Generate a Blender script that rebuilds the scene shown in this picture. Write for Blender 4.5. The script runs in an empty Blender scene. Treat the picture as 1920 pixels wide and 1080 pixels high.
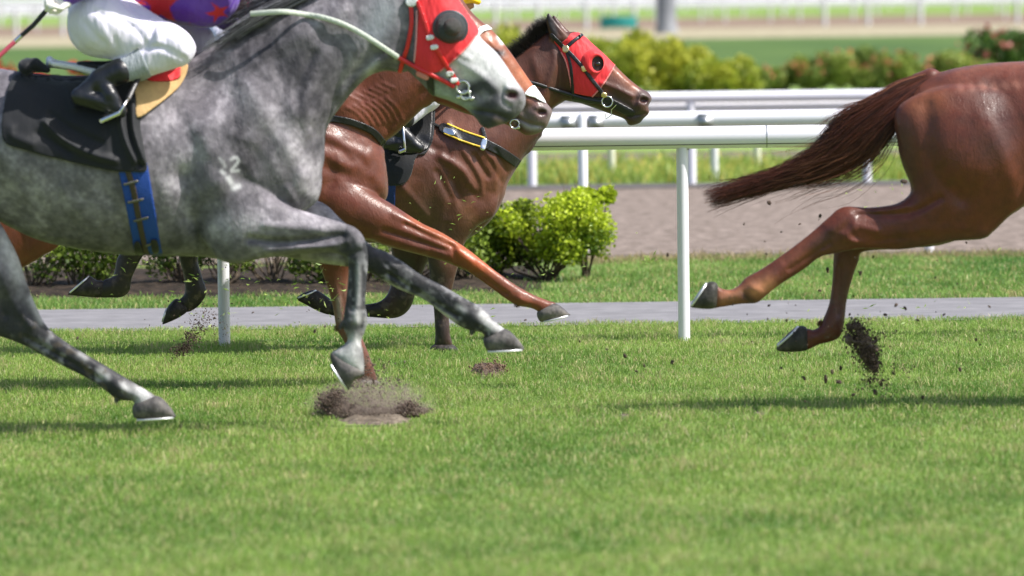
import bpy, math, random
import numpy as np
rng = np.random.default_rng(7); random.seed(7)
SC = bpy.context.scene; COL = SC.collection

# ------------------------------------------------------------------ camera, sky, sun, exposure
FPX = 10667.0; CAMZ = 2.0; YH = -32.0; ROLL = 0.013
_a = math.atan((540 - YH) / FPX)
FW = np.array([0, math.cos(_a), -math.sin(_a)]); U0 = np.array([0, math.sin(_a), math.cos(_a)]); R0 = np.array([1., 0, 0])
RR = math.cos(ROLL) * R0 - math.sin(ROLL) * U0
UU = math.sin(ROLL) * R0 + math.cos(ROLL) * U0
from mathutils import Matrix, Vector
cd = bpy.data.cameras.new('camera'); cam = bpy.data.objects.new('camera', cd); COL.objects.link(cam); SC.camera = cam
cd.sensor_width = 36; cd.lens = FPX / 1920 * 36; cd.clip_start = 1; cd.clip_end = 4000
m = Matrix.Identity(4)
for i in range(3):
    m[i][0] = RR[i]; m[i][1] = UU[i]; m[i][2] = -FW[i]; m[i][3] = (0, 0, CAMZ)[i]
cam.matrix_world = m
cd.dof.use_dof = True; cd.dof.focus_distance = 30.2; cd.dof.aperture_fstop = 3.1; cd.dof.aperture_blades = 9

SUN = Vector((0.60, -0.17, 0.78)).normalized()
w = bpy.data.worlds.new('World'); SC.world = w; w.use_nodes = True
nt = w.node_tree; bg = nt.nodes['Background']
sky = nt.nodes.new('ShaderNodeTexSky'); sky.sky_type = 'NISHITA'; sky.sun_disc = False
sky.sun_elevation = math.asin(SUN.z); sky.sun_rotation = math.atan2(SUN.x, SUN.y); sky.air_density = 1.0; sky.dust_density = 2.0
nt.links.new(sky.outputs[0], bg.inputs[0]); bg.inputs[1].default_value = 0.12
sd = bpy.data.lights.new('sun', 'SUN'); sd.energy = 4.7; sd.angle = math.radians(0.53); sd.color = (1.0, 0.955, 0.90)
so = bpy.data.objects.new('sun', sd); COL.objects.link(so); so.rotation_euler = SUN.to_track_quat('Z', 'Y').to_euler(); so.location = (0, 20, 30)
SC.view_settings.view_transform = 'Standard'; SC.view_settings.look = 'None'; SC.view_settings.gamma = 1.0
SC.view_settings.exposure = 0.62
SC.render.engine = 'CYCLES'; SC.cycles.max_bounces = 6; SC.cycles.use_denoising = True

# ------------------------------------------------------------------ coordinates
def W(x, y, D):
    """photo pixel -> point on the upright plane Y = D (where that thing really stands)"""
    x = np.asarray(x, float); y = np.asarray(y, float)
    d = FW + np.multiply.outer((x - 960) / FPX, RR) + np.multiply.outer((540 - y) / FPX, UU)
    t = D / d[..., 1]
    return d * t[..., None] + np.array([0, 0, CAMZ])
def XZ(p, D):
    p = np.asarray(p, float); q = W(p[..., 0], p[..., 1], D); return q[..., [0, 2]]
def S(D): return FPX / D        # pixels per metre
def G(x, y):
    """pixel on the ground plane"""
    d = FW + RR * (x - 960) / FPX + UU * (540 - y) / FPX
    t = -CAMZ / d[2]; return np.array([d[0] * t, d[1] * t, 0.0])

# ------------------------------------------------------------------ objects
def props(o, label=None, cat=None, group=None, kind=None):
    if label: o['label'] = label
    if cat: o['category'] = cat
    if group: o['group'] = group
    if kind: o['kind'] = kind
    return o
def link(name, data, parent=None, mat=None):
    o = bpy.data.objects.new(name, data); COL.objects.link(o)
    if mat is not None: data.materials.append(mat)
    if parent is not None:
        o.parent = parent; o.matrix_parent_inverse = parent.matrix_world.inverted()
    return o
def empty(name, loc):
    o = bpy.data.objects.new(name, None); COL.objects.link(o); o.location = loc; o.empty_display_size = .1
    o.matrix_world = Matrix.Translation(loc); return o
def npmesh(name, V, faces, smooth=True, col=None, uvw=None):
    """V (n,3); faces: list of int arrays (m,k)"""
    me = bpy.data.meshes.new(name)
    V = np.ascontiguousarray(V, np.float32)
    me.vertices.add(len(V)); me.vertices.foreach_set('co', V.ravel())
    faces = [np.asarray(f, np.int32) for f in faces if len(f)]
    nl = sum(f.size for f in faces); nf = sum(len(f) for f in faces)
    me.loops.add(nl); me.polygons.add(nf)
    me.loops.foreach_set('vertex_index', np.concatenate([f.ravel() for f in faces]).astype(np.int32))
    tot = np.concatenate([np.full(len(f), f.shape[1], np.int32) for f in faces])
    st = np.concatenate([[0], np.cumsum(tot)[:-1]]).astype(np.int32)
    me.polygons.foreach_set('loop_start', st)
    if smooth: me.polygons.foreach_set('use_smooth', np.ones(nf, bool))
    me.update(calc_edges=True)
    if col is not None:
        at = me.color_attributes.new('col', 'FLOAT_COLOR', 'POINT')
        c = np.ones((len(V), 4), np.float32); c[:, :col.shape[1]] = col
        at.data.foreach_set('color', c.ravel())
    return me
class MB:
    """collects boxes, tubes, blobs into ONE mesh"""
    def __init__(s): s.V = []; s.Q = []; s.T = []; s.n = 0
    def add(s, V, Q=(), T=()):
        V = np.asarray(V, float).reshape(-1, 3)
        if len(Q): s.Q.append(np.asarray(Q, int).reshape(-1, 4) + s.n)
        if len(T): s.T.append(np.asarray(T, int).reshape(-1, 3) + s.n)
        s.V.append(V); s.n += len(V); return s
    def box(s, a, b):
        x0, y0, z0 = a; x1, y1, z1 = b
        V = [(x, y, z) for x in (x0, x1) for y in (y0, y1) for z in (z0, z1)]
        return s.add(V, [(0, 1, 3, 2), (4, 6, 7, 5), (0, 4, 5, 1), (2, 3, 7, 6), (0, 2, 6, 4), (1, 5, 7, 3)])
    def tube(s, P, R, seg=12, flat=1.0, cap=True, ax=None):
        """tube through points P, radius R (scalar or list); flat squashes along ax"""
        P = np.asarray(P, float); n = len(P); R = np.broadcast_to(np.asarray(R, float), (n,))
        T = np.gradient(P, axis=0); T /= np.linalg.norm(T, axis=1)[:, None] + 1e-12
        up = np.array([0, 1., 0]) if ax is None else np.asarray(ax, float)
        V = []
        for i in range(n):
            a = up - T[i] * up.dot(T[i])
            if np.linalg.norm(a) < 1e-3: a = np.array([0, 0, 1.]) - T[i] * T[i][2]
            if np.linalg.norm(a) < 1e-3: a = np.array([1., 0, 0])
            a /= np.linalg.norm(a); b = np.cross(T[i], a)
            for k in range(seg):
                t = 2 * math.pi * k / seg
                V.append(P[i] + R[i] * (math.cos(t) * a * flat + math.sin(t) * b))
        Q = [(i * seg + k, i * seg + (k + 1) % seg, (i + 1) * seg + (k + 1) % seg, (i + 1) * seg + k) for i in range(n - 1) for k in range(seg)]
        Tt = []
        if cap:
            e0 = n * seg; e1 = e0 + seg; V += V[:seg] + V[(n - 1) * seg:n * seg]
            V.append(P[0]); V.append(P[-1]); c0 = e1 + seg; c1 = c0 + 1
            Tt = [(c0, e0 + (k + 1) % seg, e0 + k) for k in range(seg)] + [(c1, e1 + k, e1 + (k + 1) % seg) for k in range(seg)]
        return s.add(V, Q, Tt)
    def ball(s, c, r, nu=16, nv=10):
        r = np.broadcast_to(np.asarray(r, float), (3,)); c = np.asarray(c, float)
        V = []
        for j in range(nv + 1):
            p = math.pi * j / nv
            for i in range(nu):
                t = 2 * math.pi * i / nu
                V.append(c + r * np.array([math.sin(p) * math.cos(t), math.sin(p) * math.sin(t), math.cos(p)]))
        Q = [(j * nu + i, (j + 1) * nu + i, (j + 1) * nu + (i + 1) % nu, j * nu + (i + 1) % nu) for j in range(nv) for i in range(nu)]
        return s.add(V, Q)
    def build(s, name, mat, parent=None, smooth=True, col=None):
        me = npmesh(name, np.concatenate(s.V), ([np.concatenate(s.Q)] if s.Q else []) + ([np.concatenate(s.T)] if s.T else []), smooth, col)
        return link(name, me, parent, mat)

# ------------------------------------------------------------------ materials
def mat(name, color=(.5, .5, .5), rough=.6, spec=.5, metal=0, attr=False, var=0, vscale=30, bump=0, bscale=60, coat=0, trans=0, sheen=0, stretch=None):
    M = bpy.data.materials.new(name); M.use_nodes = True; t = M.node_tree; N = t.nodes; L = t.links
    b = N['Principled BSDF']
    b.inputs['Roughness'].default_value = rough; b.inputs['Metallic'].default_value = metal
    b.inputs['Specular IOR Level'].default_value = spec; b.inputs['Coat Weight'].default_value = coat
    b.inputs['Coat Roughness'].default_value = .25
    if sheen: b.inputs['Sheen Weight'].default_value = sheen
    tc = N.new('ShaderNodeTexCoord'); vec = tc.outputs['Object']
    if stretch:
        mp = N.new('ShaderNodeMapping'); mp.inputs['Scale'].default_value = stretch; L.new(vec, mp.inputs[0]); vec = mp.outputs[0]
    src = None
    if attr:
        a = N.new('ShaderNodeAttribute'); a.attribute_name = 'col'; src = a.outputs['Color']
    if var:
        n = N.new('ShaderNodeTexNoise'); n.inputs['Scale'].default_value = vscale; n.inputs['Detail'].default_value = 5; L.new(vec, n.inputs['Vector'])
        r = N.new('ShaderNodeMapRange'); r.inputs[1].default_value = .3; r.inputs[2].default_value = .7
        r.inputs[3].default_value = 1 - var; r.inputs[4].default_value = 1 + var; L.new(n.outputs['Fac'], r.inputs[0])
        mx = N.new('ShaderNodeVectorMath'); mx.operation = 'SCALE'
        if src: L.new(src, mx.inputs[0])
        else: mx.inputs[0].default_value = color[:3]
        L.new(r.outputs[0], mx.inputs['Scale']); src = mx.outputs[0]
    if src: L.new(src, b.inputs['Base Color'])
    else: b.inputs['Base Color'].default_value = (*color[:3], 1)
    if bump:
        n = N.new('ShaderNodeTexNoise'); n.inputs['Scale'].default_value = bscale; n.inputs['Detail'].default_value = 6; L.new(vec, n.inputs['Vector'])
        bp = N.new('ShaderNodeBump'); bp.inputs['Strength'].default_value = min(1, bump); bp.inputs['Distance'].default_value = .01; L.new(n.outputs['Fac'], bp.inputs['Height']); L.new(bp.outputs[0], b.inputs['Normal'])
    if trans:
        out = N['Material Output']; tr = N.new('ShaderNodeBsdfTranslucent'); ms = N.new('ShaderNodeMixShader'); ms.inputs[0].default_value = trans
        if src: L.new(src, tr.inputs[0])
        else: tr.inputs[0].default_value = (*color[:3], 1)
        L.new(b.outputs[0], ms.inputs[1]); L.new(tr.outputs[0], ms.inputs[2]); L.new(ms.outputs[0], out.inputs[0])
    return M
def ramp_mat(name, c1, c2, c3, scale, rough=.9, bump=.5, bscale=40, stretch=None, lo=.35, hi=.65, spec=.2):
    """three colours driven by noise"""
    M = mat(name, c2, rough, spec, bump=bump, bscale=bscale); t = M.node_tree; N = t.nodes; L = t.links
    tc = N.new('ShaderNodeTexCoord'); mp = N.new('ShaderNodeMapping'); L.new(tc.outputs['Object'], mp.inputs[0])
    if stretch: mp.inputs['Scale'].default_value = stretch
    n = N.new('ShaderNodeTexNoise'); n.inputs['Scale'].default_value = scale; n.inputs['Detail'].default_value = 8; n.inputs['Roughness'].default_value = .65; L.new(mp.outputs[0], n.inputs['Vector'])
    r = N.new('ShaderNodeValToRGB'); L.new(n.outputs['Fac'], r.inputs[0])
    r.color_ramp.elements[0].position = lo; r.color_ramp.elements[0].color = (*c1, 1)
    r.color_ramp.elements[1].position = hi; r.color_ramp.elements[1].color = (*c3, 1)
    e = r.color_ramp.elements.new((lo + hi) / 2); e.color = (*c2, 1)
    L.new(r.outputs[0], N['Principled BSDF'].inputs['Base Color']); return M

# ------------------------------------------------------------------ implicit bodies
def catmull(P, n=6, closed=True):
    P = np.asarray(P, float); m = len(P); out = []
    R = range(m) if closed else range(m - 1)
    for i in R:
        if closed: p0, p1, p2, p3 = P[i - 1], P[i], P[(i + 1) % m], P[(i + 2) % m]
        else: p0, p1, p2, p3 = P[max(i - 1, 0)], P[i], P[i + 1], P[min(i + 2, m - 1)]
        for k in range(n):
            t = k / n
            out.append(.5 * (2 * p1 + (p2 - p0) * t + (2 * p0 - 5 * p1 + 4 * p2 - p3) * t * t + (-p0 + 3 * p1 - 3 * p2 + p3) * t ** 3))
    if not closed: out.append(P[-1])
    return np.array(out)
def poly_sdf(P, X, Z):
    """signed distance (negative inside) of polygon P on arrays X, Z"""
    d = np.full(X.shape, 1e9); s = np.zeros(X.shape, bool)
    n = len(P)
    for i in range(n):
        ax, az = P[i]; bx, bz = P[(i + 1) % n]
        ex, ez = bx - ax, bz - az; L2 = ex * ex + ez * ez + 1e-12
        t = np.clip(((X - ax) * ex + (Z - az) * ez) / L2, 0, 1)
        d = np.minimum(d, (X - ax - t * ex) ** 2 + (Z - az - t * ez) ** 2)
        c = (az > Z) != (bz > Z)
        if az != bz: s ^= c & (X < ax + (Z - az) * ex / (bz - az))
    d = np.sqrt(d); return np.where(s, -d, d)
def line_dist(P, X, Z, closed=False):
    d = np.full(X.shape, 1e9); n = len(P)
    for i in range(n - (0 if closed else 1)):
        ax, az = P[i]; bx, bz = P[(i + 1) % n]
        ex, ez = bx - ax, bz - az; L2 = ex * ex + ez * ez + 1e-12
        t = np.clip(((X - ax) * ex + (Z - az) * ez) / L2, 0, 1)
        d = np.minimum(d, (X - ax - t * ex) ** 2 + (Z - az - t * ez) ** 2)
    return np.sqrt(d)
def poisson(mask, h):
    """solve lap u = -4 inside mask, 0 outside"""
    levels = [mask]
    while min(levels[-1].shape) > 12:
        m_ = levels[-1]; a, b = m_.shape; levels.append(m_[:a - a % 2:2, :b - b % 2:2] | False)
    u = np.zeros(levels[-1].shape)
    for L in range(len(levels) - 1, -1, -1):
        M = levels[L]; hh = h * 2 ** L
        if u.shape != M.shape:
            v = np.repeat(np.repeat(u, 2, 0), 2, 1); u = np.zeros(M.shape)
            a = min(v.shape[0], M.shape[0]); b = min(v.shape[1], M.shape[1]); u[:a, :b] = v[:a, :b]
        for it in range(120 if L else 90):
            p = np.pad(u, 1)
            u = (.25 * (p[2:, 1:-1] + p[:-2, 1:-1] + p[1:-1, 2:] + p[1:-1, :-2]) + hh * hh) * M
    return u
def blur2(a, n):
    for _ in range(n):
        p = np.pad(a, 1, mode='edge'); a = .25 * p[1:-1, 1:-1] + .125 * (p[2:, 1:-1] + p[:-2, 1:-1] + p[1:-1, 2:] + p[1:-1, :-2]) + .0625 * (p[2:, 2:] + p[:-2, :-2] + p[2:, :-2] + p[:-2, 2:])
    return a
class Part:
    """outline (world x,z) swollen to thickness controls [(x,z,T)], centred at y0"""
    def __init__(s, P, ctrl, y0, k=.02, relief=(), n=6, cap=None):
        s.P = catmull(P, n) if n else np.asarray(P); s.ctrl = ctrl; s.y0 = y0; s.k = k; s.relief = relief; s.cap = cap
    def field(s, xs, ys, zs, h):
        lo = s.P.min(0) - .06; hi = s.P.max(0) + .06
        i0, i1 = np.searchsorted(xs, [lo[0], hi[0]]); k0, k1 = np.searchsorted(zs, [lo[1], hi[1]])
        X, Z = np.meshgrid(xs[i0:i1], zs[k0:k1], indexing='ij')
        d = -poly_sdf(s.P, X, Z)
        hh = poisson(d > 0, h)
        good = (d > 1.5 * h); q = np.where(good, hh / np.maximum(d, 1e-6), 0); g = good.astype(float)
        qb = q; gb = g
        for _ in range(14):
            qb = blur2(qb, 1); gb = blur2(gb, 1)
            qb = np.where(good, q, qb); gb = np.where(good, 1, gb)
        qe = np.where(gb > 1e-3, qb / np.maximum(gb, 1e-3), q.max() * .3)
        H = np.where(good, hh, qe * d)
        # thickness map
        num = 0; den = 0
        for (cx, cz, T) in s.ctrl:
            ii = np.clip(np.searchsorted(xs[i0:i1], cx), 0, i1 - i0 - 1); kk = np.clip(np.searchsorted(zs[k0:k1], cz), 0, k1 - k0 - 1)
            hv = max(H[ii, kk], 1e-4); a = T * T / hv
            wt = 1 / ((X - cx) ** 2 + (Z - cz) ** 2 + 1e-4) ** 1.5
            num = num + wt * a; den = den + wt
        w2 = num / den * H
        if s.relief:
            w_ = np.sqrt(np.maximum(w2, 0)); add = 0
            for (L, wd, amp) in s.relief:
                dd = line_dist(L, X, Z); add = add + amp * np.exp(-(dd / wd) ** 2)
            w_ = np.maximum(w_ + add * np.clip(w_ / .04, 0, 1), 0)
            w2 = np.where(w2 > 0, w_ ** 2, w2)
        Y = ys - s.y0
        w_ = np.sqrt(np.maximum(w2, 0))
        F = (Y[None, :, None] ** 2 - w2[:, None, :]) / (2 * np.maximum(w_, .022))[:, None, :]
        F = np.minimum(F, np.abs(Y)[None, :, None] - w_[:, None, :] + np.maximum(-d, 0)[:, None, :] + .0) if False else F
        return (i0, i1, 0, len(ys), k0, k1), F.astype(np.float32)
class Chain:
    """round cones through points [(x,y,z,r)]"""
    def __init__(s, pts, k=.02): s.p = np.asarray(pts, float); s.k = k
    def field(s, xs, ys, zs, h):
        p = s.p; r = p[:, 3].max() + .05
        lo = p[:, :3].min(0) - r; hi = p[:, :3].max(0) + r
        i0, i1 = np.searchsorted(xs, [lo[0], hi[0]]); j0, j1 = np.searchsorted(ys, [lo[1], hi[1]]); k0, k1 = np.searchsorted(zs, [lo[2], hi[2]])
        X, Y, Z = np.meshgrid(xs[i0:i1], ys[j0:j1], zs[k0:k1], indexing='ij')
        F = np.full(X.shape, 9.0)
        for a, b in zip(p[:-1], p[1:]):
            e = b[:3] - a[:3]; L2 = e.dot(e) + 1e-12
            t = np.clip(((X - a[0]) * e[0] + (Y - a[1]) * e[1] + (Z - a[2]) * e[2]) / L2, 0, 1)
            dd = np.sqrt((X - a[0] - t * e[0]) ** 2 + (Y - a[1] - t * e[1]) ** 2 + (Z - a[2] - t * e[2]) ** 2) - (a[3] + (b[3] - a[3]) * t)
            F = np.minimum(F, dd)
        return (i0, i1, j0, j1, k0, k1), F.astype(np.float32)
class Ell:
    def __init__(s, c, r, k=.01, cut=False): s.c = c; s.r = r; s.k = k; s.cut = cut
    def field(s, xs, ys, zs, h):
        c = s.c; r = s.r; e = .05
        i0, i1 = np.searchsorted(xs, [c[0] - r[0] - e, c[0] + r[0] + e]); j0, j1 = np.searchsorted(ys, [c[1] - r[1] - e, c[1] + r[1] + e]); k0, k1 = np.searchsorted(zs, [c[2] - r[2] - e, c[2] + r[2] + e])
        X, Y, Z = np.meshgrid(xs[i0:i1], ys[j0:j1], zs[k0:k1], indexing='ij')
        q = np.sqrt(((X - c[0]) / r[0]) ** 2 + ((Y - c[1]) / r[1]) ** 2 + ((Z - c[2]) / r[2]) ** 2)
        return (i0, i1, j0, j1, k0, k1), ((q - 1) * min(r)).astype(np.float32)
class Vol:
    def __init__(s, lo, hi, h):
        s.h = h; s.lo = np.array(lo, float)
        s.ax = [np.arange(lo[i], hi[i], h) for i in range(3)]
        s.F = np.full([len(a) for a in s.ax], .3, np.float32)
    def add(s, parts):
        for p in parts:
            (i0, i1, j0, j1, k0, k1), F = p.field(*s.ax, s.h)
            if i1 <= i0 or j1 <= j0 or k1 <= k0: continue
            v = s.F[i0:i1, j0:j1, k0:k1]
            if getattr(p, 'cut', False):
                k = p.k; hh = np.maximum(k - np.abs(v + F), 0) / k; v[:] = np.maximum(v, -F) + hh * hh * k * .25
            else:
                k = p.k; hh = np.maximum(k - np.abs(v - F), 0) / k; v[:] = np.minimum(v, F) - hh * hh * k * .25
        return s
    def sample(s, X, Y, Z):
        g = [(np.clip((c - a[0]) / s.h, 0, len(a) - 1.001)) for c, a in zip((X, Y, Z), s.ax)]
        i = [q.astype(int) for q in g]; f = [(q - j) for q, j in zip(g, i)]; r = 0
        for a in (0, 1):
            for b in (0, 1):
                for c in (0, 1):
                    r = r + s.F[i[0] + a, i[1] + b, i[2] + c] * (f[0] if a else 1 - f[0]) * (f[1] if b else 1 - f[1]) * (f[2] if c else 1 - f[2])
        return r
def nets(F, org, h, smooth=2):
    F = F.copy(); F[0] = F[-1] = .1; F[:, 0] = F[:, -1] = .1; F[:, :, 0] = F[:, :, -1] = .1
    I = F < 0
    c = [I[a:I.shape[0] - 1 + a, b:I.shape[1] - 1 + b, d:I.shape[2] - 1 + d] for a in (0, 1) for b in (0, 1) for d in (0, 1)]
    al = c[0].copy(); an = c[0].copy()
    for q in c[1:]: al &= q; an |= q
    act = an & ~al
    idx = np.full(act.shape, -1, np.int64); ijk = np.argwhere(act); idx[act] = np.arange(len(ijk))
    off = np.array([(a, b, d) for a in (0, 1) for b in (0, 1) for d in (0, 1)])
    vals = np.stack([F[ijk[:, 0] + o[0], ijk[:, 1] + o[1], ijk[:, 2] + o[2]] for o in off], 1)
    P = np.zeros((len(ijk), 3)); cnt = np.zeros(len(ijk))
    for a in range(8):
        for b in range(a + 1, 8):
            if np.abs(off[a] - off[b]).sum() != 1: continue
            va, vb = vals[:, a], vals[:, b]; mk = (va < 0) != (vb < 0)
            t = np.where(mk, va / np.where(mk, va - vb, 1), 0)
            P += mk[:, None] * (off[a] + t[:, None] * (off[b] - off[a])); cnt += mk
    P = P / cnt[:, None] + ijk
    Q = []
    for ax in range(3):
        u, v = [(1, 2), (2, 0), (0, 1)][ax]
        n = list(F.shape); sl0 = [slice(1, -1)] * 3; sl1 = [slice(1, -1)] * 3
        sl0[ax] = slice(0, -1); sl1[ax] = slice(1, None)
        A = I[tuple(sl0)]; B = I[tuple(sl1)]
        e = np.argwhere(A != B); fl = A[A != B]
        e = e + 1; e[:, ax] -= 1
        du = np.zeros(3, int); du[u] = 1; dv = np.zeros(3, int); dv[v] = 1
        def g(q): return idx[q[:, 0], q[:, 1], q[:, 2]]
        q = np.stack([g(e - du - dv), g(e - dv), g(e), g(e - du)], 1)
        q[~fl] = q[~fl][:, ::-1]; Q.append(q)
    Q = np.concatenate(Q)
    V = P
    if smooth:
        E = np.concatenate([Q[:, [0, 1]], Q[:, [1, 2]], Q[:, [2, 3]], Q[:, [3, 0]]]); E = np.concatenate([E, E[:, ::-1]])
        deg = np.bincount(E[:, 0], minlength=len(V)).astype(float)
        for it in range(smooth):
            for lam in (.5, -.45):
                A = np.stack([np.bincount(E[:, 0], V[E[:, 1], a], minlength=len(V)) for a in range(3)], 1) / deg[:, None]
                V = V + lam * (A - V)
    return V * h + org, Q
def volmesh(name, vol, smooth=2, colf=None):
    V, Q = nets(vol.F, vol.lo, vol.h, smooth)
    return npmesh(name, V, [Q], True, colf(V) if colf else None)

class Fig:
    """a horse or rider whose outline stands in the upright plane Y = D"""
    def __init__(s, D): s.D = D; s.s = S(D)
    def part(s, P, ctrl, yo=0, k=.02, relief=(), n=6):
        D = s.D + yo
        c = [(*XZ(np.array([x, y]), D), T) for x, y, T in ctrl]
        rl = [(catmull(XZ(np.array(L), D), 4, False) if len(L) > 2 else XZ(np.array(L), D), wd / s.s, amp) for L, wd, amp in relief]
        return Part(XZ(np.array(P), D), c, D, k, rl, n)
    def chain(s, pts, k=.02):
        """pts (px, py, r_px, yoff_m)"""
        return Chain([(*W(x, y, s.D + yo), r / s.s) for x, y, r, yo in pts], k)
    def ell(s, x, y, yo, rx, ry, rz, k=.01, cut=False):
        return Ell(W(x, y, s.D + yo), (rx / s.s, ry, rz / s.s), k, cut)
    def box(s, x0, y0, x1, y1, th):
        a = W(x0, y1, s.D); b = W(x1, y0, s.D)
        return (a[0], s.D - th, a[2]), (b[0], s.D + th, b[2])
    def vol(s, x0, y0, x1, y1, th, h, parts):
        lo, hi = s.box(x0, y0, x1, y1, th); return Vol(lo, hi, h).add(parts)
    def p(s, x, y, yo=0): return W(x, y, s.D + yo)
    def px(s, V):
        """back to photo pixels of the plane (for coat markings and painted shading)"""
        d = V - np.array([0, 0, CAMZ]); z = d @ FW
        return 960 + (d @ RR) / z * FPX, 540 - (d @ UU) / z * FPX

def shell(name, fig, vol, P, t0, t1, h=.005, th=.4, side=0, stroke=None, smooth=2, bounds=None, colf=None, round_=0):
    """a skin lying on a body: between t0 and t1 above its surface, within outline P or along stroke (pts, half width px)"""
    Q = np.array(P if P is not None else stroke[0], float)
    q = XZ(Q, fig.D)
    if P is not None: q = catmull(q, 5) if round_ else q
    elif len(q) > 2: q = catmull(q, 5, False)
    pad = (stroke[1] / fig.s if stroke else 0) + .03
    lo = q.min(0) - pad; hi = q.max(0) + pad
    xs = np.arange(lo[0], hi[0], h); zs = np.arange(lo[1], hi[1], h)
    y0, y1 = fig.D - th, fig.D + th
    if side < 0: y1 = fig.D - .0
    ys = np.arange(y0, y1, h)
    X2, Z2 = np.meshgrid(xs, zs, indexing='ij')
    d2 = poly_sdf(q, X2, Z2) if P is not None else line_dist(q, X2, Z2) - stroke[1] / fig.s
    F = np.full((len(xs), len(ys), len(zs)), .1, np.float32)
    for j, y in enumerate(ys):
        b = vol.sample(X2, np.full_like(X2, y), Z2)
        F[:, j, :] = np.maximum(np.maximum(b - t1, t0 - b), d2)
    V, Qd = nets(F, np.array([xs[0], ys[0], zs[0]]), h, smooth)
    return npmesh(name, V, [Qd], True, colf(V) if colf else None)

def surf_y(vol, X, Z, near=True):
    """y of the near surface of a volume at x,z"""
    ys = vol.ax[1]; X = np.atleast_1d(X); Z = np.atleast_1d(Z)
    F = np.stack([vol.sample(X, np.full_like(X, y), Z) for y in ys], 1)
    out = np.zeros(len(X))
    for i in range(len(X)):
        k = np.where(F[i] < 0)[0]
        out[i] = ys[k[0]] if len(k) else np.nan
    return out

# coat painting -----------------------------------------------------------
def noise3(V, scale, seed=0, octv=3):
    """cheap value noise"""
    r = 0; amp = 1; tot = 0
    for o in range(octv):
        q = V * scale * 2 ** o + seed * 17.3 + o * 5.1
        i = np.floor(q).astype(np.int64); f = q - i; f = f * f * (3 - 2 * f)
        def hsh(a, b, c):
            n = (a * 73856093) ^ (b * 19349663) ^ (c * 83492791) ^ (seed * 2654435 + o * 97)
            n = (n ^ (n >> 13)) * 1274126177; n = n & 0x7fffffff
            return ((n ^ (n >> 16)) & 0xffff) / 65535.
        v = 0
        for a in (0, 1):
            for b in (0, 1):
                for c in (0, 1):
                    v = v + hsh(i[:, 0] + a, i[:, 1] + b, i[:, 2] + c) * (f[:, 0] if a else 1 - f[:, 0]) * (f[:, 1] if b else 1 - f[:, 1]) * (f[:, 2] if c else 1 - f[:, 2])
        r = r + amp * v; tot += amp; amp *= .5
    return r / tot
def mixc(C, c, a): return C * (1 - a[:, None]) + np.asarray(c) * a[:, None]
def stroke_a(px, py, L, wd):
    L = np.array(L, float); L = catmull(L, 4, False) if len(L) > 2 else L
    return np.exp(-(line_dist(L, px, py) / wd) ** 2) if len(L) > 1 else np.exp(-((px - L[0][0]) ** 2 + (py - L[0][1]) ** 2) / wd ** 2)

# ================================================================== the setting
def strip(name, D0, D1, z, M, x0=-60, x1=60, skew=0.0, kind='structure'):
    V = [(x0, D0 - skew * x0, z), (x1, D0 - skew * x1, z), (x1, D1 - skew * x1, z), (x0, D1 - skew * x0, z)]
    me = npmesh(name, V, [[(0, 1, 2, 3)]], False); o = link(name, me, None, M); props(o, kind=kind); return o
M_turf = ramp_mat('turf', (.11, .15, .04), (.16, .22, .06), (.24, .28, .10), 3, stretch=(1, .4, 1), bump=.6)
M_lawn = ramp_mat('lawn', (.14, .21, .05), (.18, .27, .06), (.23, .31, .09), .5, stretch=(1, .3, 1))
M_lawn2 = ramp_mat('dark_lawn', (.055, .105, .025), (.075, .13, .03), (.10, .16, .04), .15, stretch=(1, .3, 1))
M_path = ramp_mat('path_concrete', (.165, .16, .166), (.198, .192, .2), (.235, .228, .235), 4, rough=.85, bump=.25, bscale=90, stretch=(1, 1, 1))
M_track = ramp_mat('track_sand', (.14, .11, .09), (.195, .155, .13), (.255, .205, .175), 9, rough=.95, bump=1, bscale=14, stretch=(1, .35, 1), lo=.38, hi=.62)
M_soil = ramp_mat('soil', (.012, .009, .006), (.028, .020, .014), (.06, .042, .028), 14, rough=1, bump=1, bscale=30)
M_dry = ramp_mat('dry_ground', (.25, .21, .14), (.33, .29, .19), (.40, .36, .24), 2, stretch=(1, .3, 1))
M_brown = ramp_mat('far_track', (.17, .12, .085), (.21, .15, .11), (.26, .19, .14), .4, stretch=(1, .3, 1))
M_kerb = mat('kerb', (.09, .08, .075), .9, var=.3, vscale=6)
SK = 0.0
strip('ground', -20, 3000, -.008, M_lawn, -900, 900)
strip('turf_course', -5, 33.15, 0, M_turf)
strip('path', 33.05, 35.35, .008, M_path)
strip('verge', 35.35, 41.0, 0, M_turf)
strip('sand_track', 41.0, 55.0, -.003, M_track)
strip('track_edge', 40.75, 41.1, .004, M_soil)  # shadowed lip of the track, its shade put in as dark colour
strip('drain', 55.0, 56.2, .004, M_kerb)
strip('weedy_verge', 56.2, 62.0, 0, M_lawn)
strip('drain_bank', 62.0, 66.5, .004, ramp_mat('bank', (.10, .085, .06), (.15, .135, .09), (.2, .19, .11), 1.5, stretch=(1, .3, 1)))
strip('far_lawn', 110, 196, 0, M_lawn2, -200, 200)
strip('far_path', 196, 240, .004, M_dry, -200, 200)
strip('far_track', 240, 305, .004, M_brown, -200, 200)
strip('apron', 430, 900, .004, ramp_mat('apron_grey', (.42, .43, .43), (.5, .51, .5), (.56, .57, .56), .05, stretch=(1, .15, 1)), -400, 400)

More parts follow.
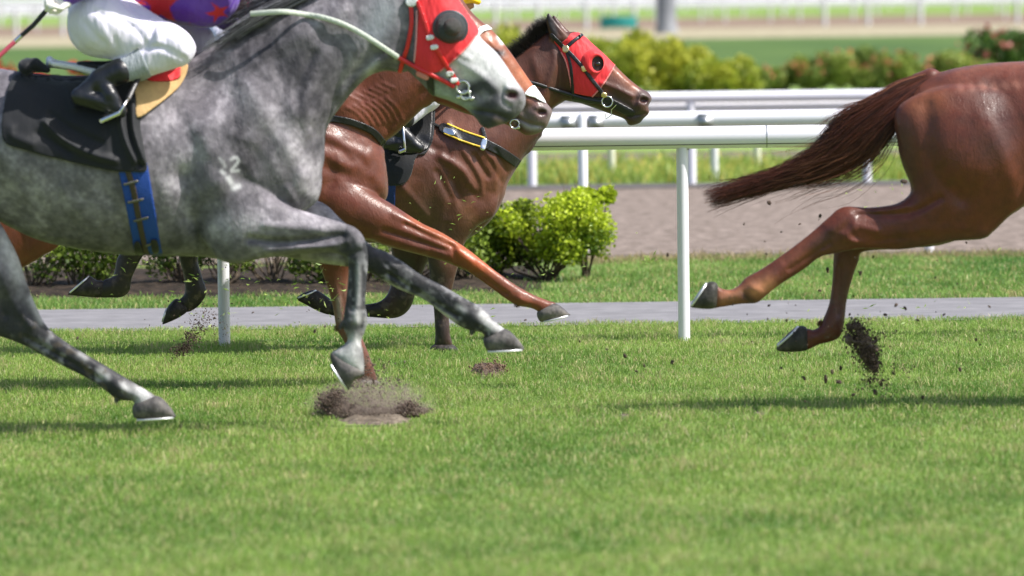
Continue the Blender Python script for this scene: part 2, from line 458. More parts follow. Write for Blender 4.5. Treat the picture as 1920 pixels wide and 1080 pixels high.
# --- blades of grass -------------------------------------------------------
def blades(name, n, x0, x1, d0, d1, hgt, wid, cols, dens=None, clump=.35, lab=None, z0=0., lean=.72, M=None, holes=()):
    x = rng.uniform(x0, x1, n); y = rng.uniform(d0, d1, n)
    P = np.stack([x, y, np.zeros(n)], 1)
    c1 = noise3(P, 1.1, 3); c2 = noise3(P, 5, 4); c3 = noise3(P, 20, 9, 2)
    if dens is not None:
        k = rng.random(n) < dens(x, y, c1); P = P[k]; x = x[k]; y = y[k]; c1 = c1[k]; c2 = c2[k]; c3 = c3[k]; n = len(x)
    for (hx, hy, hr, hd) in holes:
        k = ((x - hx) / hr) ** 2 + ((y - hy) / hd) ** 2 > rng.uniform(.5, 1.3, n)
        P = P[k]; x = x[k]; y = y[k]; c1 = c1[k]; c2 = c2[k]; c3 = c3[k]; n = len(x)
    c5 = noise3(P * np.array([1, .6, 1]), 2.6, 14, 2); H = rng.uniform(hgt[0], hgt[1], n) * (.35 + 1.25 * c2) * (.7 + .6 * c3) * (.55 + .9 * c5)
    th = rng.uniform(0, 2 * math.pi, n); ln = rng.beta(1.8, 1.8, n) * lean * 2
    dx, dy = np.cos(th), np.sin(th); wdt = rng.uniform(wid[0], wid[1], n) / 2
    fa = rng.uniform(0, math.pi, n); fx, fy = np.cos(fa), np.sin(fa) * .4
    base = np.stack([x, y, np.full(n, z0)], 1); sid = np.stack([fx, fy, np.zeros(n)], 1)
    mid = base + np.stack([dx * H * ln * .3, dy * H * ln * .3, H * .55], 1)
    tip = base + np.stack([dx * H * ln, dy * H * ln, H * (1 - .35 * ln)], 1)
    V = np.stack([base - sid * wdt[:, None], base + sid * wdt[:, None], mid - sid * wdt[:, None] * .85, mid + sid * wdt[:, None] * .85, tip], 1).reshape(-1, 3)
    i = np.arange(n)[:, None] * 5
    Q = i + np.array([0, 1, 3, 2]); T = i + np.array([2, 3, 4])
    ca, cb, cc = [np.array(c) for c in cols]
    c4 = noise3(P * np.array([.5, .25, 1]), 1.0, 8); t = np.clip((c1 - .5) * 1.7 + .5 + (c4 - .5) * 2.2 + rng.normal(0, .25, n) + (c2 - .5) * 1.3, 0, 1)[:, None]
    C = ca * (1 - t) + cb * t
    dry = (rng.random(n) < .12 + .5 * np.clip((c2 - .55) * 3, 0, .6) + .4 * np.clip(c4 - .58, 0, .3))[:, None]; C = np.where(dry, cc * rng.uniform(.7, 1.2, (n, 1)), C)
    C = C * rng.uniform(.75, 1.25, (n, 1))
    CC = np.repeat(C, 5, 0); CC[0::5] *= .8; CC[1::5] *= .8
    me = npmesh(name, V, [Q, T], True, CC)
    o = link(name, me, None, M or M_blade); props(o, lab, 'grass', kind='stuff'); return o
M_blade = mat('grass_blade', attr=True, rough=.45, spec=.4, trans=.45)
GA = ((.122, .248, .040), (.295, .425, .092), (.52, .47, .23))
divots = []
for (px, py, rx, rd) in [(700, 790, .22, .55), (915, 700, .08, .35), (1170, 782, .03, .12), (1420, 775, .03, .1)]:
    g = G(px, py); divots.append((g[0], g[1], rx, rd))
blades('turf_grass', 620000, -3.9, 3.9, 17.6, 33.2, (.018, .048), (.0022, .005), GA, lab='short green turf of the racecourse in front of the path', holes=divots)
blades('verge_grass', 120000, -4.6, 4.6, 35.3, 40.9, (.025, .06), (.004, .008), ((.11, .24, .045), (.25, .39, .09), (.5, .44, .2)),
       dens=lambda x, y, c: 1 - .93 * np.clip((.75 + (c - .5) * 1.2 - x) * 2.5, 0, 1) * np.clip((y - 36.35 - (c - .5) * .8) * 3, 0, 1), lab='green verge grass between the path and the sand track')
blades('dry_grass_edge', 9000, -4.8, 4.8, 40.2, 40.85, (.04, .10), (.004, .008), ((.30, .25, .12), (.42, .33, .18), (.45, .35, .2)),
       dens=lambda x, y, c: np.where(x < .45, .1, 1.), lab='dry straw coloured grass along the near edge of the sand track')
blades('weed_grass', 26000, -8, 8, 56.3, 61.5, (.06, .22), (.012, .022), ((.19, .27, .05), (.33, .42, .09), (.6, .5, .12)), lab='yellow green weeds on the far side of the sand track')

# --- running rails -----------------------------------------------------------
M_white = mat('white_plastic', (.76, .75, .80), .35, .5, var=.03, vscale=3, bump=.03, bscale=5)
M_whiteb = mat('dull_white_paint', (.66, .67, .68), .5, .4, var=.07, vscale=4)
M_metal = mat('galvanised', (.45, .46, .47), .4, .5, metal=.7, var=.1)
M_beige = mat('beige_post', (.55, .56, .42), .7)
def rail_fence(name, D, label, posts, rz, rr, pr, x0, x1, mat_, skew=0., zsq=1.0, joints=(), extra=None, group=None, cat='running rail', lower=None, zb=0.0, sh=0., seam=0):
    M_seam = M_kerb
    t = empty(name, (0, D, 0)); props(t, label, cat, group)
    Y = lambda x: D + skew * x
    b = MB(); b.tube([(x, Y(x), rz) for x in np.linspace(x0, x1, 12)], rr, 28, flat=1.0)
    o = b.build('rail', mat_, t)
    if lower:
        b = MB(); b.tube([(x, Y(x) + lower[2], lower[0]) for x in np.linspace(x0, x1, 12)], lower[1], 20); b.build('rail', mat_, t)
    if seam:
        b = MB(); a_ = math.radians(seam); b.tube([(x, Y(x) - rr * math.cos(a_) * 1.0, rz - rr * math.sin(a_) * 1.0) for x in np.linspace(x0, x1, 12)], .0028, 6); b.build('seam', M_seam, t)
    for x in posts:
        b = MB(); b.tube([(x, Y(x), zb), (x, Y(x), rz - rr * .6)], pr, 20); b.build('post', mat_, t)
    for x in joints:
        b = MB(); b.tube([(x - .004, Y(x), rz), (x + .004, Y(x), rz)], rr * 1.012, 28); b.build('joint_ring', M_metal, t)
    if extra: extra(t)
    return t
# nearest rail
Dn = 31.55
def postx(px, py, D): return float(W(px, py, D)[0])
nx = postx(1283, 640, Dn); lx = postx(421, 655, Dn); sp = nx - lx
rt = W(1283, 237, Dn)[2]; rb = W(1283, 279, Dn)[2]
rail_fence('running_rail', Dn, 'nearest white plastic running rail with round posts standing in the turf', [nx + sp * k for k in range(-3, 4)], (rt + rb) / 2, (rt - rb) / 2, .0325, -14, 14, M_white,
           skew=-.004, seam=38, joints=[postx(1437, 260, Dn), postx(1437, 260, Dn) - 5.05, postx(1437, 260, Dn) + 5.05])
# second rail, on the far side of the verge
D2 = 41.4
p1 = postx(1095, 488, D2); p2 = postx(1742, 478, D2)
zt = W(1283, 208, D2)[2]; zb_ = W(1283, 240, D2)[2]
def brackets(xs, D, z, w_):
    def f(t):
        for x in xs:
            b = MB(); b.box((x - w_, D - .10, z - .05), (x + w_, D - .07, z + .03)); b.box((x - w_ * .55, D - .13, z - .035), (x + w_ * .55, D - .10, z + .015))
            b.box((x - w_, D - .10, z + .03), (x + w_, D + .1, z + .045)); b.build('bracket', M_metal, t, False)
    return f
def caps(t):
    for x in (p1,):
        b = MB(); b.tube([(x, D2 - .075, .25), (x, D2 - .075, W(1092, 222, D2)[2]), (x, D2 - .06, W(1092, 217, D2)[2])], .035, 16); b.build('post', M_white, t)
    brackets([p1 - .10, p1 + .10, postx(1322, 225, D2)], D2, W(1092, 228, D2)[2], .05)(t)
rail_fence('running_rail', D2, 'second white running rail between the green bush and the sand track', [p1 + (p2 - p1) * k for k in range(-4, 4)], (zt + zb_) / 2, (zt - zb_) / 2, .036, -16, 16, M_white, skew=-.006, extra=caps)
# third rail across the sand track
D3 = 56.0
zt = W(1283, 173, D3)[2]; zm = W(1283, 192, D3)[2]; zb_ = W(1283, 210, D3)[2]
rail_fence('running_rail', D3, 'third white running rail across the sand track, double tube', [postx(x, 345, D3) for x in (345, 671, 998, 1297, 1625, 1950)], (zt + zm) / 2, (zt - zm) / 2 + .006, .045, -20, 20, M_white, skew=-.006,
           lower=((zm + zb_) / 2, (zm - zb_) / 2 + .004, .12), extra=lambda t: MB().tube([(postx(1340, 335, D3 + .8), D3 + .8, 0), (postx(1340, 335, D3 + .8), D3 + .8, zm)], .04, 12).build('post', M_whiteb, t))
# stray beige posts beyond
for (px, py, lab) in [(1147, 331, 'beige wooden post left of the third rail post, beyond the sand track'), (1420, 319, 'beige wooden post beyond the sand track, right of the near white post')]:
    g = G(px, py); b = MB(); b.tube([(g[0], g[1], 0), (g[0], g[1], .72), (g[0], g[1], .74)], [.038, .036, .02], 12)
    props(b.build('wooden_post', M_beige), lab, 'post')
# far fences
def far_fence(D, label, xs, rz=1.12, pr=.09, lo=None, x0=-40, x1=40, rr=.06):
    rail_fence('white_fence', D, label, xs, rz, rr, pr, x0, x1, M_whiteb, group='far white fences', cat='fence', lower=lo)
r2 = random.Random(4)
def spread(D, pxs): return [postx(x, 45, D) for x in pxs]
far_fence(242, 'far white fence, nearest of the fences at the top, standing on the pale strip', spread(242, [30, 118, 205, 290, 930, 1010, 1100, 1190, 1547, 1628, 1727, 1908, 1985]), 1.25, .085, (0.95, .04, 0))
far_fence(268, 'far white fence with thin posts on the brown strip', spread(268, [-20, 70, 155, 245, 860, 950, 1040, 1130, 1230, 1315, 1360, 1445, 1500, 1600, 1705, 1790, 1885]), 1.15, .05, (.9, .03, 0))
far_fence(305, 'far white fence behind the brown strip', spread(305, [0, 60, 120, 190, 260, 880, 970, 1060, 1150, 1240, 1330, 1395, 1470, 1545, 1645, 1720, 1815, 1872, 1950]), 1.3, .06, (1.0, .04, .1), -50, 50)
far_fence(370, 'far white fence on the green strip near the top of the view', spread(370, range(-60, 2000, 64)), 1.3, .06, (.9, .05, 0), -60, 60)
far_fence(440, 'farthest white fence along the grey apron', spread(440, range(-80, 2050, 82)), 1.5, .09, (1.0, .10, 0), -70, 70, rr=.12)
far_fence(520, 'very far white barrier on the grey apron at the top edge', spread(520, range(-80, 2050, 47)), 1.5, .08, (.8, .15, 0), -80, 80, rr=.16)

# grey column and teal box
g = G(1250, 62); M_col = ramp_mat('column_grey', (.16, .17, .19), (.22, .23, .25), (.3, .31, .33), .8)
b = MB(); b.tube([(g[0], g[1], 0), (g[0], g[1], .3), (g[0], g[1], 7)], [.48, .38, .36], 24)
props(b.build('column', M_col), 'thick grey column standing beyond the yellow green hedge', 'column')
D_ = 238; a = W(1126, 53, D_); c = W(1194, 32, D_)
b = MB(); b.box((a[0], D_, a[2]), (c[0], D_ + .6, c[2])); b.box((a[0] - .03, D_ - .03, c[2]), (c[0] + .03, D_ + .63, c[2] + .05)); b.box((a[0] + .05, D_ + .05, 0), (a[0] + .15, D_ + .5, a[2])); b.box((c[0] - .15, D_ + .05, 0), (c[0] - .05, D_ + .5, a[2]))
props(b.build('equipment_box', mat('teal_paint', (.02, .30, .28), .5), None, False), 'teal box on short legs in front of the far white fences', 'box')

# --- foliage -------------------------------------------------------------------
M_leaf = mat('leaf', attr=True, rough=.5, spec=.35, trans=.3)
M_bark = mat('bark', (.10, .075, .05), .95, var=.4, vscale=20, bump=.6)
def leaf_cloud(P, size, C, up=.5, asp=.45):
    """leaf-shaped quads (folded rhombs) at points P"""
    n = len(P); sz = size * rng.uniform(.6, 1.3, n)
    d = rng.normal(size=(n, 3)); d[:, 2] = np.abs(d[:, 2]) * .5 + up * rng.random(n); d /= np.linalg.norm(d, axis=1)[:, None]
    s_ = np.cross(d, rng.normal(size=(n, 3))); s_ /= np.linalg.norm(s_, axis=1)[:, None] + 1e-9
    nn = np.cross(d, s_)
    b = P; t = P + d * sz[:, None]; m_ = P + d * sz[:, None] * .5
    l = m_ + s_ * sz[:, None] * asp + nn * sz[:, None] * .08; r = m_ - s_ * sz[:, None] * asp + nn * sz[:, None] * .08
    V = np.stack([b, r, t, l], 1).reshape(-1, 3); Q = np.arange(n)[:, None] * 4 + np.array([0, 1, 2, 3])
    return V, Q, np.repeat(C, 4, 0)
def shrub(name, c, r, nleaf, size, cols, label, cat='shrub', group=None, lumps=14, stems=10, flower=None, floor=.0, hollow=.55, stemr=.012, up=.5, top=.0, lsz=1.):
    """c base centre; r half extents (x, y, height)"""
    t = empty(name, c); props(t, label, cat, group)
    r_ = np.random.default_rng(abs(hash((round(c[0], 2), round(c[1], 2)))) % 9999)
    L = []
    for i in range(lumps):
        a = r_.uniform(0, 2 * math.pi); q = r_.uniform(.2, .75) ** .7; z = floor + (1 - floor) * r_.uniform(.25, .82)
        L.append((c[0] + r[0] * q * math.cos(a), c[1] + r[1] * q * math.sin(a), z * r[2], r_.uniform(.22, .42) * min(r[0], r[2]) * 1.1 * lsz, r_.random()))
    L = np.array(L)
    wts = L[:, 3] ** 2; k = r_.choice(len(L), nleaf, p=wts / wts.sum())
    d = r_.normal(size=(nleaf, 3)); d /= np.linalg.norm(d, axis=1)[:, None]
    q = hollow + (1.12 - hollow) * r_.random(nleaf) ** .7
    P = L[k, :3] + d * (L[k, 3] * q)[:, None]; P[:, 2] = np.maximum(P[:, 2], .03)
    ca, cb = np.array(cols[0]), np.array(cols[1])
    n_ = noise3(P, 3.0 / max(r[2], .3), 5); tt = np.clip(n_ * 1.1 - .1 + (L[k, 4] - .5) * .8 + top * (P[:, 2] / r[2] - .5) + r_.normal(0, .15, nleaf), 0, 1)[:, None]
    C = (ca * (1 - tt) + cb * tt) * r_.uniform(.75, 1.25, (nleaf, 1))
    V, Q, CC = leaf_cloud(P, size, C, up)
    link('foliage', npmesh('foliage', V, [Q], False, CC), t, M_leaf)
    if stems:
        b = MB()
        for i in range(stems):
            tg = L[i % len(L), :3]; p0 = np.array([c[0] + r_.normal(0, .08 * r[0]), c[1] + r_.normal(0, .1 * r[1]), 0])
            md = (p0 + tg) / 2 + r_.normal(0, .05, 3) * r[2]
            b.tube([p0, md, tg, tg + (tg - md) * .4], [stemr, stemr * .8, stemr * .5, stemr * .2], 6)
        b.build('stem', M_bark, t)
    if flower:
        nf, fc, fs = flower
        kk = r_.choice(len(L), nf); d = r_.normal(size=(nf, 3)); d[:, 2] = np.abs(d[:, 2]); d[:, 1] -= .5; d /= np.linalg.norm(d, axis=1)[:, None]
        P = L[kk, :3] + d * (L[kk, 3] * 1.1)[:, None]
        PP = (P[:, None, :] + r_.normal(0, fs * .5, (nf, 5, 3))).reshape(-1, 3)
        V, Q, CC = leaf_cloud(PP, fs, np.array(fc) * r_.uniform(.7, 1.2, (len(PP), 1)), .4, .6)
        link('blossom', npmesh('blossom', V, [Q], False, CC), t, M_leaf)
    return t
# bright bush behind the bay's foreleg
D_ = 38.2
g0 = W(1030, 530, D_)
YG = ((.09, .15, .012), (.42, .55, .02))
LB = dict(up=.3)
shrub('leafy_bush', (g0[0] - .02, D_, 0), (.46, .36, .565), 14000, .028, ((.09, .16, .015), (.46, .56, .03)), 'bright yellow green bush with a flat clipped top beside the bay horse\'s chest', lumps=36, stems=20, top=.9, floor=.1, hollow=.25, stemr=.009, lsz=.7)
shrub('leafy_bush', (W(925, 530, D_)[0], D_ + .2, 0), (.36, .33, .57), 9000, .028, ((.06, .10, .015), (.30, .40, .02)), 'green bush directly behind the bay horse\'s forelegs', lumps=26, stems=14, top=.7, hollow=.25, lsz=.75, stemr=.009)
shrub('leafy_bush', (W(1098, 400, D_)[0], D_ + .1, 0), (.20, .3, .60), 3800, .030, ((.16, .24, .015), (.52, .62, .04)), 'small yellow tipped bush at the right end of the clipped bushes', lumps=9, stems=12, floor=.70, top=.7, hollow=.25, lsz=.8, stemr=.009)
# mulch bed and its twiggy shrubs on the left
b0 = W(1060, 530, 37)[0]
V = []; nx_, ny_ = 160, 24
for j in range(ny_):
    for i in range(nx_):
        x = -7 + (b0 + 7) * i / (nx_ - 1); y = 36.35 + 3.9 * j / (ny_ - 1); e = min(1, j / 3, (ny_ - 1 - j) / 3, (nx_ - 1 - i) / 9)
        V.append((x, y, -.02 + e * .055))
V = np.array(V); V[:, 2] += (noise3(V, 9, 2) - .4) * .06 * (V[:, 2] > .03)
Q = [(j * nx_ + i, j * nx_ + i + 1, (j + 1) * nx_ + i + 1, (j + 1) * nx_ + i) for j in range(ny_ - 1) for i in range(nx_ - 1)]
props(link('mulch_bed', npmesh('mulch_bed', V, [Q]), None, M_soil), kind='structure')
xs_ = np.linspace(-35, 880, 11)
plac = ['at the left edge under the grey horse', 'left of the bay horse\'s hind hooves', 'behind the lifted hind hoof of the bay horse', 'between the two dark hind legs', 'behind the rear dark hind leg', 'just right of the dark hind legs',
        'just left of the left white rail post', 'right of the left white rail post', 'left of the chestnut horse\'s planted leg', 'behind the chestnut horse\'s planted leg', 'between the forelegs of the bay horse']
for i, x in enumerate(xs_):
    D_ = 37.6 + .5 * random.random(); c = W(x + random.uniform(-12, 12), 540, D_)
    shrub('twiggy_shrub', (c[0], D_, 0.04), (.32, .30, .50 + .12 * random.random()), 1300, .030, ((.05, .09, .012), (.20, .28, .03)), 'sparse twiggy shrub in the mulch bed ' + plac[i], group='sparse shrubs in the mulch bed', lumps=9, stems=16, hollow=.3, stemr=.008)
# yellow green hedge beyond the rails
HG = ((.20, .28, .03), (.46, .46, .05))
i = 0
hl = ['far left', 'left', 'centre left', 'middle', 'centre right', 'right', 'low right end']
hedge = [(880, 55, 88), (960, 48, 90), (1045, 52, 89), (1130, 60, 90), (1215, 62, 88), (1290, 85, 88), (1355, 118, 87)]
for (px, top, D_) in hedge:
    c = W(px, 200, D_); hz = W(px, top, D_)[2]
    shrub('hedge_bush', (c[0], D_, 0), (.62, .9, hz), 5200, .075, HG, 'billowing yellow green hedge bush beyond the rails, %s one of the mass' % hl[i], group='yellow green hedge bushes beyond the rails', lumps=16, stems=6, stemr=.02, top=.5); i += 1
# flowering hedge
fl = ['first from the left', 'second from the left', 'third from the left', 'fourth from the left', 'fifth from the left', 'at its right end']
for i, px in enumerate([1440, 1520, 1600, 1680, 1755, 1830]):
    D_ = 98; c = W(px, 200, D_); hz = W(px, [135, 100, 92, 105, 108, 112][i], D_)[2]
    shrub('flowering_bush', (c[0], D_, 0), (.52, .7, hz), 3600, .07, ((.15, .22, .04), (.36, .42, .09)), 'low green bush with orange red flowers beyond the rails, ' + fl[i], group='orange flowered bushes beyond the rails', lumps=12, stems=5, flower=(30, (.60, .22, .12), .06), stemr=.02)
c = W(1895, 200, 104); shrub('oleander', (c[0], 104, 0), (.75, .8, W(1890, 58, 104)[2]), 2600, .12, ((.035, .08, .015), (.12, .2, .04)), 'tall dark green oleander with pink flowers above the chestnut rump', cat='shrub', lumps=16, stems=8, flower=(34, (.50, .16, .13), .10), stemr=.03)
for (px, top, r_, lab) in [(168, 112, .30, 'small red flowered bush seen under the jockey\'s white breeches'), (-2, 108, .35, 'red flowered bush cut by the left edge of the picture'), (90, 135, .3, 'low red flowered bush behind the black saddle cloth')]:
    c = W(px, 200, 100); shrub('flowering_bush', (c[0], 100, 0), (r_, .5, W(px, top, 100)[2]), 700, .09, ((.10, .17, .03), (.2, .3, .05)), lab, lumps=7, stems=3, flower=(45, (.6, .06, .05), .09), stemr=.02)
# low tufts far side of track and behind rails

# ================================================================== hair
def bundle(name, ctr, n, r, M, parent, fig, cols, wav=.25, flat=.6, lenr=(.55, 1.0), steps=14, seed=1, taper=True, curl=0.):
    """hair strands following ctr [(px, py, width_px, yo, ywidth_m)]"""
    q = np.random.default_rng(seed); ctr = np.array(ctr, float)
    C = catmull(ctr, 8, False); m_ = len(C)
    P0 = np.array([W(x, y, fig.D + yo) for x, y, _, yo, _ in C])
    T = np.gradient(P0, axis=0); T /= np.linalg.norm(T, axis=1)[:, None]
    Nn = np.cross(T, [0, 1, 0]); Nn /= np.linalg.norm(Nn, axis=1)[:, None]
    wd = C[:, 2] / fig.s; yw = C[:, 4]
    V = []; F = []; CC = []
    a = q.uniform(0, 2 * math.pi, n); rad = np.sqrt(q.random(n)); u = np.cos(a) * rad; v = np.sin(a) * rad
    ph = q.uniform(0, 6.28, (n, 3)); fr = q.uniform(.5, 1.6, (n, 2)); L = lenr[0] + (lenr[1] - lenr[0]) * q.beta(1.3, 2.6, n); s0 = q.uniform(0, .0 + .12, n)
    du = q.normal(0, wav, n); dv = q.normal(0, wav, n)
    clump = q.integers(0, 14, n); cu = q.uniform(-.8, .8, 14); cv = q.uniform(-.8, .8, 14)
    for k in range(steps):
        t = k / (steps - 1); tt = (s0 + (L - s0) * t) * (m_ - 1); i = np.clip(tt.astype(int), 0, m_ - 2); f = (tt - i)[:, None]
        c = P0[i] * (1 - f) + P0[i + 1] * f; nn = Nn[i] * (1 - f) + Nn[i + 1] * f
        w_ = (wd[i] * (1 - f[:, 0]) + wd[i + 1] * f[:, 0]); y_ = (yw[i] * (1 - f[:, 0]) + yw[i + 1] * f[:, 0])
        g = (tt / (m_ - 1)) ** 1.3
        uu = u * (1 - .45 * g) + cu[clump] * .45 * g + du * g * 1.4 + curl * g * np.sin(5.5 * t + clump * .9) + .12 * g * np.sin(6 * fr[:, 0] * t * 2 + ph[:, 0])
        vv = v * (1 - .45 * g) + cv[clump] * .45 * g + dv * g + .12 * g * np.sin(6 * fr[:, 1] * t * 2 + ph[:, 1])
        p = c + nn * (uu * w_)[:, None]; p[:, 1] += vv * y_
        rr = r * (1 - .75 * t) if taper else np.full(n, r)
        for s in range(3):
            an = 2.094 * s + ph[:, 2]
            V.append(p + (np.cos(an) * rr)[:, None] * nn + (np.sin(an) * rr)[:, None] * np.array([0, 1., 0]))
        CC.append(t)
    V = np.array(V).reshape(steps, 3, n, 3).transpose(2, 0, 1, 3).reshape(-1, 3)
    base = np.arange(n)[:, None] * steps * 3
    Qs = [base + np.array([k * 3 + s, k * 3 + (s + 1) % 3, k * 3 + 3 + (s + 1) % 3, k * 3 + 3 + s]) for k in range(steps - 1) for s in range(3)]
    Q = np.concatenate(Qs)
    ca, cb = np.array(cols[0]), np.array(cols[1])
    mx = np.clip(q.normal(.35, .3, (n, 1)) + 0 * ca, 0, 1); c0 = ca * (1 - mx) + cb * mx
    C3 = np.repeat(c0, steps * 3, 0)
    return link(name, npmesh(name, V, [Q], True, C3), parent, M)

M_hair = mat('hair', attr=True, rough=.38, spec=.5)
def coat_mat(name, rough, coat, wr=False, spec=.4, var=.12, vs=26, b1=.5, b2=.35):
    M = mat(name, attr=True, rough=rough, spec=spec, var=var, vscale=vs, coat=coat, sheen=.05); t = M.node_tree; N = t.nodes; L = t.links
    tc = N.new('ShaderNodeTexCoord'); nrm = None; b = N['Principled BSDF']
    def nz(sc, det, st=(1, 1, 1), dist=0.):
        mp = N.new('ShaderNodeMapping'); mp.inputs['Scale'].default_value = st; mp.inputs['Rotation'].default_value = (0, .5, 0); L.new(tc.outputs['Object'], mp.inputs[0])
        n = N.new('ShaderNodeTexNoise'); n.inputs['Scale'].default_value = sc; n.inputs['Detail'].default_value = det; n.inputs['Distortion'].default_value = dist; L.new(mp.outputs[0], n.inputs['Vector']); return n.outputs['Fac']
    def bump(h_, s_, d_):
        nonlocal nrm
        bp = N.new('ShaderNodeBump'); bp.inputs['Strength'].default_value = s_; bp.inputs['Distance'].default_value = d_; L.new(h_, bp.inputs['Height'])
        if nrm: L.new(nrm, bp.inputs['Normal'])
        nrm = bp.outputs[0]
    bump(nz(7, 2.5, (1, 1, .55), .4), b1, .05)
    r = nz(11, 2, (1, 1, .5), 1.2); m1 = N.new('ShaderNodeMath'); m1.operation = 'SUBTRACT'; m1.inputs[1].default_value = .5; L.new(r, m1.inputs[0])
    m2 = N.new('ShaderNodeMath'); m2.operation = 'ABSOLUTE'; L.new(m1.outputs[0], m2.inputs[0]); m3 = N.new('ShaderNodeMath'); m3.operation = 'MINIMUM'; m3.inputs[1].default_value = .045; L.new(m2.outputs[0], m3.inputs[0])
    m4 = N.new('ShaderNodeMath'); m4.operation = 'MULTIPLY'; m4.inputs[1].default_value = -8; L.new(m3.outputs[0], m4.inputs[0]); bump(m4.outputs[0], b2, .006)
    bump(nz(140, 4, (1, 1, .4)), .25, .006)
    L.new(nrm, b.inputs['Normal'])
    rr = N.new('ShaderNodeMapRange'); rr.inputs[1].default_value = .35; rr.inputs[2].default_value = .65; rr.inputs[3].default_value = rough - .1; rr.inputs[4].default_value = rough + .16; L.new(nz(18, 4), rr.inputs[0]); L.new(rr.outputs[0], b.inputs['Roughness'])
    L.new(nrm, b.inputs['Coat Normal']); return M
M_coat_b = coat_mat('chestnut_coat', .48, .2, b1=.16, b2=.2, spec=.38); M_coat_g = coat_mat('grey_coat', .62, .0, var=.14, vs=60, b1=.4, b2=.25, spec=.3)
M_hoof = ramp_mat('hoof_horn', (.045, .04, .037), (.085, .08, .078), (.17, .155, .14), 16, rough=.6, bump=.5, stretch=(1, 1, .5))
M_shoe = mat('shoe_metal', (.75, .75, .76), .3, metal=.6)
M_black = mat('black_leather', (.012, .012, .014), .4, .5, bump=.2, bscale=80)
M_blackcloth = mat('black_cloth', (.016, .017, .021), .5, .5, sheen=.3, bump=.5, bscale=9, stretch=(1.6, 1, .5))
def fold_mat(name, c, rough, sc=7, amt=1., rot=0.6, coat=0.0, spec=.5):
    M = mat(name, c, rough, spec, sheen=.2, coat=coat); t = M.node_tree; N = t.nodes; L = t.links
    tc = N.new('ShaderNodeTexCoord'); mp = N.new('ShaderNodeMapping'); mp.inputs['Rotation'].default_value = (0, rot, 0); mp.inputs['Scale'].default_value = (1, 1, .28); L.new(tc.outputs['Object'], mp.inputs[0])
    n = N.new('ShaderNodeTexNoise'); n.inputs['Scale'].default_value = sc; n.inputs['Detail'].default_value = 2.5; L.new(mp.outputs[0], n.inputs['Vector'])
    bp = N.new('ShaderNodeBump'); bp.inputs['Strength'].default_value = amt; bp.inputs['Distance'].default_value = .03; L.new(n.outputs['Fac'], bp.inputs['Height']); L.new(bp.outputs[0], N['Principled BSDF'].inputs['Normal']); return M
M_red = fold_mat('red_fabric', (.70, .028, .035), .6, 22, .45, 1.0, spec=.3)
M_redl = mat('red_strap', (.62, .02, .02), .4, .5)
M_blue = mat('blue_webbing', (.008, .055, .30), .6, .4, bump=.5, bscale=120, stretch=(1, 1, 2))
M_navy = mat('navy_webbing', (.004, .02, .11), .6, .4, bump=.4, bscale=90)
M_steel = mat('polished_steel', (.75, .75, .76), .18, metal=1)
M_brass = mat('brass', (.75, .58, .28), .3, metal=.9)
M_whiteband = mat('white_fleece', (.80, .80, .80), .9, bump=.6, bscale=120)
M_rubber = mat('pale_rein_rubber', (.50, .54, .47), .7, bump=.4, bscale=100)
M_tan = mat('tan_suede', (.52, .34, .15), .9, var=.1, bump=.3)
M_eye = mat('eye', (.01, .006, .004), .05, .8, coat=1)
M_yel = mat('yellow_piping', (.75, .50, .04), .5)

def hoof(f, body, P, yo, T, shoe, Pn=None, mt=None):
    P = np.array(P, float); c = P.mean(0)
    x0, y0 = P.min(0) - 12; x1, y1 = P.max(0) + 12
    D = f.D; f2 = Fig(f.D + yo)
    v = f2.vol(x0, y0, x1, y1, T + .03, .005, [f2.part(P, [(c[0], c[1], T)], 0, n=4)])
    o = link('hoof', volmesh('hoof', v, 1), body, mt or M_hoof)
    s = MB()
    L = np.array(shoe, float); L = np.stack([np.linspace(L[0][i], L[1][i], 6) for i in (0, 1)], 1)
    up = np.array([W(x, y, D + yo) for x, y in L])
    wv = T * .85 * np.array([.55, .9, 1, .97, .75, .3])
    a = up.copy(); a[:, 1] -= wv; b = up.copy(); b[:, 1] += wv
    s.tube(np.concatenate([a, b[::-1]]), .0055, 6)
    s.build('horseshoe', M_shoe, o)
    return o

def strap(name, f, vol, pts, hw, parent, M, t1=.008, h=.004, side=-1, t0=-.004, th=.35):
    return link(name, shell(name, f, vol, None, t0, t1, h, th, side, (pts, hw)), parent, M)
def patch(name, f, vol, P, parent, M, t1=.008, h=.005, side=-1, t0=-.006, th=.4, round_=1, colf=None):
    return link(name, shell(name, f, vol, P, t0, t1, h, th, side, None, round_=round_, colf=colf), parent, M)
def near(f, vol, pts, off=.01, default=None):
    """points lying on the near surface of vol, off metres proud"""
    out = []
    for x, y in pts:
        q = XZ(np.array([x, y], float), f.D)
        yy = surf_y(vol, q[0], q[1])[0]
        if math.isnan(yy): yy = f.D if default is None else f.D + default
        out.append((q[0], yy - off, q[1]))
    return np.array(out)

def sm(a, lo, hi): return np.clip((a - lo) / (hi - lo), 0, 1) ** 2 * (3 - 2 * np.clip((a - lo) / (hi - lo), 0, 1))

